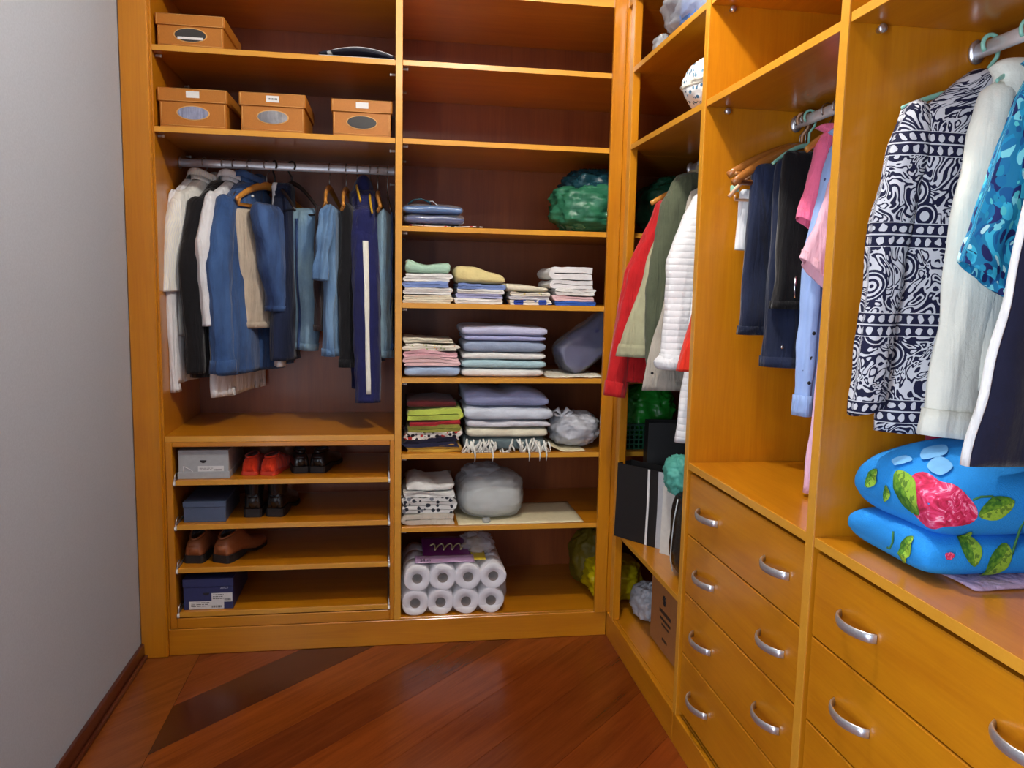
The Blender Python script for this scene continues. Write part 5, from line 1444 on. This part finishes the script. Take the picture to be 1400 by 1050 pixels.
# packaged blue bedding on the third shelf
BLUP = plain('blue_packaged_fabric', rgb(48, 100, 156), .25, coat=.8)
NVP = plain('navy_packaged_fabric', rgb(40, 56, 112), .25, coat=.8)
sheet('napkin', 'flat pale cloth with dark edge under the blue packages', 'cloth', 1.135, 1.42, .02, .28, RS[2], FLOR2, 6, .006, .004)
z = RS[2] + .012
for nm, lb, mt, h, x0, x1 in (('packaged_bedding', 'navy bedding in shiny clear plastic, lower of two blue packages', NVP, .036, 1.116, 1.346), ('packaged_bedding', 'blue bedding in shiny clear plastic, upper of two packages', BLUP, .034, 1.112, 1.340)):
    r = root(nm, lb, 'package', ((x0 + x1) / 2, .17, z), 'blue packages on the third shelf')
    o = soft_block('folded_fabric', None, x0, x1, .035, .30, z, h, mt, int(z * 777), None, .004); adopt(o, r)
    o = soft_block('clear_wrap', None, x0 - .003, x1 + .004, .03, .305, z - .001, h + .004, CLEAR, int(z * 733), None, .006); adopt(o, r)
    z += h + .002
tube('wrap_handle', [(1.13, .05, z), (1.15, .045, z + .016), (1.18, .045, z + .021), (1.21, .05, z + .012), (1.22, .06, z)], .0035, FDTEAL, r, 8)
tube('wrap_tie', [(1.205, .06, z + .012), (1.225, .055, z + .016), (1.245, .05, z - .002)], .0012, PAPER, r, 6)

# ------------------------------------------------------------------ toilet paper pack
TPW = cloth('tissue_white', rgb(232, 232, 236), .05, bump=.2, wrinkle=.1, folds=0)
r = root('toilet_paper_pack', 'large plastic-wrapped pack of toilet rolls on the wardrobe floor', 'toilet paper', (1.32, .2, .1055))
CORE = plain('cardboard_core', rgb(120, 104, 92), .8)


def roll_mesh():
    n = 28; prof = [(.0215, .0), (.0485, .0), (.0515, .0012), (.0532, .004), (.0536, .05), (.0532, .098), (.0485, .102), (.0215, .102)]
    v = []; f_ = []
    for (rad, yy) in prof:
        for k in range(n):
            a = 2 * PI * k / n; e = .84 if rad > .03 else 1
            v.append((rad * spow(math.cos(a), e), yy, rad * spow(math.sin(a), e)))
    for i in range(len(prof)):
        i2 = (i + 1) % len(prof)
        for k in range(n): f_.append((i * n + k, i * n + (k + 1) % n, i2 * n + (k + 1) % n, i2 * n + k))
    return v, f_


v, f_ = roll_mesh(); proto = None; core_me = None
for d in range(3):
    for row in range(2):
        for c in range(4):
            x = 1.166 + c * .1045 + (.008 if row else 0); zz = .1585 + row * .1045; y0 = .028 + d * .104
            if proto is None:
                o = mesh('toilet_roll', v, f_, TPW, None, True); proto = o.data
                co = lathe('core', [(.0213, .001), (.0205, .001), (.0205, .1), (.0213, .1)], (0, 0, 0), 'y', CORE, None, 20, closed=True); core_me = co.data
            else:
                o = bpy.data.objects.new('toilet_roll', proto); C.objects.link(o); co = bpy.data.objects.new('core', core_me); C.objects.link(co)
            o.parent = r; o.location = Vector((x, y0, zz)) - r.location; o.rotation_euler = (0, 0.2 * (c + row + d), 0)
            co.parent = o
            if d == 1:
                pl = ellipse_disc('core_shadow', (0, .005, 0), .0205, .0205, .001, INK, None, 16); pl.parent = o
wrap = soft_block('plastic_wrap', None, 1.109, 1.541, .022, .345, .1062, .214, film('clear_wrap_film', (.95, .95, 1, 1), .16, .08, .1), 61, lambda s: .002, .004, exp=.22, nz=12); adopt(wrap, r)


def top_strip(name, x0, x1, y0, y1, z, mat, lift=0.0, seed=0):
    o = sheet(name, None, None, x0, x1, y0, y1, z, mat, seed, .006, .0008, lift=lambda a, b: lift * b); adopt(o, r); return o


PUR = plain('purple_print', rgb(120, 40, 120), .3, coat=.5); YPR = plain('yellow_print', rgb(206, 178, 40), .3, coat=.5); LPR = plain('lilac_print', rgb(196, 160, 200), .3, coat=.5)
top_strip('printed_band', 1.20, 1.40, .06, .30, .3235, PUR, .025, 2); top_strip('printed_band', 1.402, 1.46, .06, .30, .3235, YPR, .025, 3); top_strip('printed_band', 1.165, 1.41, .042, .10, .322, LPR, .010, 4)
pts = []
for k in range(60):
    t = k / 59; pts.append((1.235 + .15 * t + .008 * math.sin(13 * t * 2), .17 + .03 * math.sin(26 * t + .6), .347 + .003 * math.sin(26 * t + .6)))
tube('script_lettering', pts, .0035, plain('pale_gold_print', rgb(214, 202, 160), .4), r, 6)
text('lettering', '24 m', (1.185, .047, .329), .022, INK, r, rot=(0.5, 0, 0))
top = bag_mesh('gathered_wrap', (1.44, .2, .352), (.07, .10, .04), film('clear_gather', (.92, .9, .95, 1), .35, .1, .2), 63, .09, nu=40, nv=20); adopt(top, r)

# ------------------------------------------------------------------ blue rose blanket on the nearest countertop
PLUSH = plain('turquoise_plush', rgb(24, 146, 234), .85, bump=.5, bscale=380)
r = root('fleece_blanket', 'thick folded turquoise blanket printed with a pink rose and green leaves', 'blanket', (2.25, -1.75, .9315))


def blanket_part(name, x0, x1, y0, y1, z0, h, seed, bulge, skew):
    nu, nv = 60, 44; rings = []
    for i in range(nu + 1):
        s = -1 + 2 * i / nu; e = max(0.0, 1 - abs(s) ** 7) ** .5; row = []
        for k in range(nv):
            a = 2 * PI * k / nv
            u = spow(math.cos(a), .6); zz = spow(math.sin(a), .7)
            yy = (y0 + y1) / 2 + (y1 - y0) / 2 * u * (.88 + .12 * e); x = (x0 + x1) / 2 + (x1 - x0) / 2 * s * (1 - .05 * abs(u) ** 4) * (1 - .10 * abs(zz) ** 2.5)
            z = z0 + h / 2 + h / 2 * zz * (.5 + .5 * e)
            tz = (z - z0) / h
            x += skew * tz * (1 - (yy - y0) / (y1 - y0)); q = Vector((x * 8, yy * 8, seed))
            z += tz * (noise.noise(q) * .014 + bulge * max(0, 1 - ((x - 2.28) / .26) ** 2) * max(0, 1 - ((yy + 1.72) / .2) ** 2))
            yy += noise.noise(q + Vector((4, 4, z * 16))) * .008; x += noise.noise(q + Vector((8, 1, z * 14))) * .010
            row.append(Vector((x, yy, max(z, z0))))
        rings.append(row)
    return loft(name, rings, PLUSH, None, (True, True), True, False)


lo_ = blanket_part('lower_fold', 2.005, 2.50, -1.855, -1.585, .9325, .085, 2, 0, .0)
up_ = blanket_part('upper_fold', 2.012, 2.50, -1.865, -1.583, 1.005, .125, 6, .045, -.01)
adopt(lo_, r); adopt(up_, r)
bpy.context.view_layer.update()


def bvh_of(objs):
    vs, fs = [], []
    for o in objs:
        b0 = len(vs); vs += [v.co.copy() for v in o.data.vertices]; fs += [tuple(b0 + i for i in p.vertices) for p in o.data.polygons]
    return BVHTree.FromPolygons(vs, fs)


BV = bvh_of([lo_, up_])


def print_patch(name, center, normal, upv, outline, size, mat, parent, rings_n=7, off=.0016, rot=0.0):
    """flat print following the plush: outline(angle)->radius, projected along the normal"""
    nrm = Vector(normal).normalized(); e2 = Vector(upv); e2 = (e2 - nrm * e2.dot(nrm)).normalized(); e1 = e2.cross(nrm)
    n = 48; verts = []; uvs = []; c = Vector(center)
    for i in range(rings_n + 1):
        for k in range(n):
            a = 2 * PI * k / n; rr = outline(a) * size * i / rings_n
            p = c + e1 * (rr * math.cos(a + rot)) + e2 * (rr * math.sin(a + rot))
            hit = BV.ray_cast(p + nrm * .2, -nrm)
            pos = hit[0] + hit[1] * off if hit[0] is not None else p
            if hit[0] is not None and hit[1].dot(nrm) < 0: pos = hit[0] - hit[1] * off
            verts.append(pos); uvs.append((.5 + .5 * i / rings_n * math.cos(a) * outline(a), .5 + .5 * i / rings_n * math.sin(a) * outline(a)))
    faces = []
    for i in range(rings_n):
        for k in range(n): faces.append((i * n + k, i * n + (k + 1) % n, (i + 1) * n + (k + 1) % n, (i + 1) * n + k))
    o = mesh(name, verts, faces, mat, None, True, uvs); return P(o, parent)


def leaf_mat():
    m, nt, b = new_mat('leaf_print'); v = coords(nt, 'UV'); sp = nt.nodes.new('ShaderNodeSeparateXYZ'); nt.links.new(v, sp.inputs[0])
    d = math_(nt, 'ABSOLUTE', math_(nt, 'SUBTRACT', sp.outputs[1], .5))
    wv = nd(nt, 'ShaderNodeTexNoise', Scale=9.0, Detail=3.0); nt.links.new(v, wv.inputs['Vector'])
    sd = math_(nt, 'SUBTRACT', sp.outputs[1], .5)
    k = math_(nt, 'ADD', math_(nt, 'MULTIPLY_ADD', math_(nt, 'GREATER_THAN', sd, 0.0), .45, math_(nt, 'MULTIPLY', d, .7)), math_(nt, 'MULTIPLY', math_(nt, 'SUBTRACT', wv.outputs[0], .5), .8))
    rp = ramp(nt, [(0.0, rgb(90, 130, 40)), (.05, rgb(150, 190, 60)), (.3, rgb(124, 176, 40)), (.62, rgb(44, 104, 28))]); nt.links.new(k, rp.inputs[0])
    nt.links.new(rp.outputs[0], b.inputs['Base Color']); b.inputs['Roughness'].default_value = .85
    return m


def rose_mat():
    m, nt, b = new_mat('rose_print'); v = coords(nt, 'UV')
    wv = nd(nt, 'ShaderNodeTexNoise', Scale=3.4, Detail=2.5, Roughness=.6, Distortion=2.2); nt.links.new(v, wv.inputs['Vector'])
    rp = ramp(nt, [(0.30, rgb(150, 16, 50)), (.45, rgb(206, 34, 84)), (.56, rgb(226, 70, 122)), (.62, rgb(246, 176, 204)), (.66, rgb(222, 56, 108))]); nt.links.new(wv.outputs[0], rp.inputs[0])
    nt.links.new(rp.outputs[0], b.inputs['Base Color']); b.inputs['Roughness'].default_value = .85
    return m


LEAF = leaf_mat(); ROSE = rose_mat()
leafo = lambda a: (abs(math.cos(a)) ** 1.5 + (abs(math.sin(a)) / .6) ** 1.5) ** (-1 / 1.5)
roseo = lambda a: (1 / ((math.cos(a) / 1.22) ** 2 + (math.sin(a) / .84) ** 2) ** .5) * .86 + .06 * math.sin(3 * a + .6) + .05 * math.sin(5 * a + 2)
PALEP = plain('pale_blue_print', rgb(120, 186, 240), .85)
PINKP = plain('pink_print', rgb(226, 120, 180), .85)
for k, (nm, c, nrm, upv, ol, sz, mt, rot) in enumerate((
        ('rose_print', (2.03, -1.838, 1.082), (-.72, -.68, .12), (0, 0, 1), roseo, .060, ROSE, -.25),
        ('petal_print', (2.062, -1.858, 1.078), (-.3, -.95, .1), (0, 0, 1), roseo, .028, ROSE, 1.3),
        ('leaf_print', (2.018, -1.768, 1.085), (-1, -.1, .15), (0, 0, 1), leafo, .052, LEAF, 2.5),
        ('leaf_print', (2.134, -1.866, 1.078), (-.1, -1, .1), (0, 0, 1), leafo, .036, LEAF, .35),
        ('leaf_print', (2.105, -1.852, 1.000), (-.1, -1, .25), (0, 0, 1), leafo, .033, LEAF, 1.75),
        ('leaf_print', (2.160, -1.855, .975), (0, -1, .1), (0, 0, 1), leafo, .036, LEAF, .9),
        ('leaf_print', (2.02, -1.655, 1.085), (-1, 0, .2), (0, 0, 1), leafo, .026, LEAF, .9),
        ('leaf_print', (2.02, -1.706, 1.066), (-1, 0, .1), (0, 0, 1), leafo, .018, LEAF, 1.4),
        ('leaf_print', (2.008, -1.79, .985), (-.9, -.2, .3), (0, 0, 1), leafo, .028, LEAF, 1.1),
        ('leaf_print', (2.075, -1.79, 1.135), (-.3, -.2, .95), (0, 1, 0), leafo, .034, PALEP, .9),
        ('leaf_print', (2.10, -1.74, 1.14), (-.2, -.2, .95), (0, 1, 0), leafo, .036, PALEP, .4),
        ('leaf_print', (2.05, -1.72, 1.128), (-.4, -.1, .9), (0, 1, 0), leafo, .022, PALEP, 1.9),
        ('petal_print', (2.215, -1.866, 1.085), (0, -1, .1), (0, 0, 1), roseo, .030, PINKP, .2),
        ('bud_print', (2.058, -1.85, .987), (-.1, -.95, .3), (0, 0, 1), roseo, .008, ROSE, .2))):
    print_patch(nm, c, nrm, upv, ol, sz, mt, up_ if c[2] > 1.03 else lo_, rot=rot, off=.0012 + .0004 * k)
STEMG = plain('stem_print', rgb(52, 110, 60), .85)
for pts in ([(2.09, -1.862, 1.093), (2.105, -1.864, 1.099), (2.125, -1.866, 1.1), (2.14, -1.866, 1.092)], [(2.20, -1.866, 1.07), (2.196, -1.866, 1.03), (2.188, -1.86, .99), (2.175, -1.856, .965)], [(2.007, -1.735, 1.0), (2.006, -1.742, .985), (2.006, -1.742, .965), (2.008, -1.735, .95)]):
    q = []
    for p in pts:
        h = BV.find_nearest(Vector(p)); q.append(h[0] + h[1] * .0008)
    tube('stem_print', q, .0022, STEMG, up_, 6)
# mauve cloth peeking out from under the blanket, pink cloth behind it
MAUV = cloth('mauve_cloth', rgb(196, 172, 206), .15)
sheet('cloth', 'mauve cloth peeking out under the right part of the blue blanket', 'cloth', 2.09, 2.45, -1.885, -1.62, .9312, MAUV, 9, .006, .003)
o = soft_block('folded_cloth', 'crimson pink cloth folded behind the top of the blue blanket', 2.2, 2.5, -1.66, -1.575, 1.125, .05, T('raspberry', 206, 50, 110), 77, None, .004, cat='cloth')
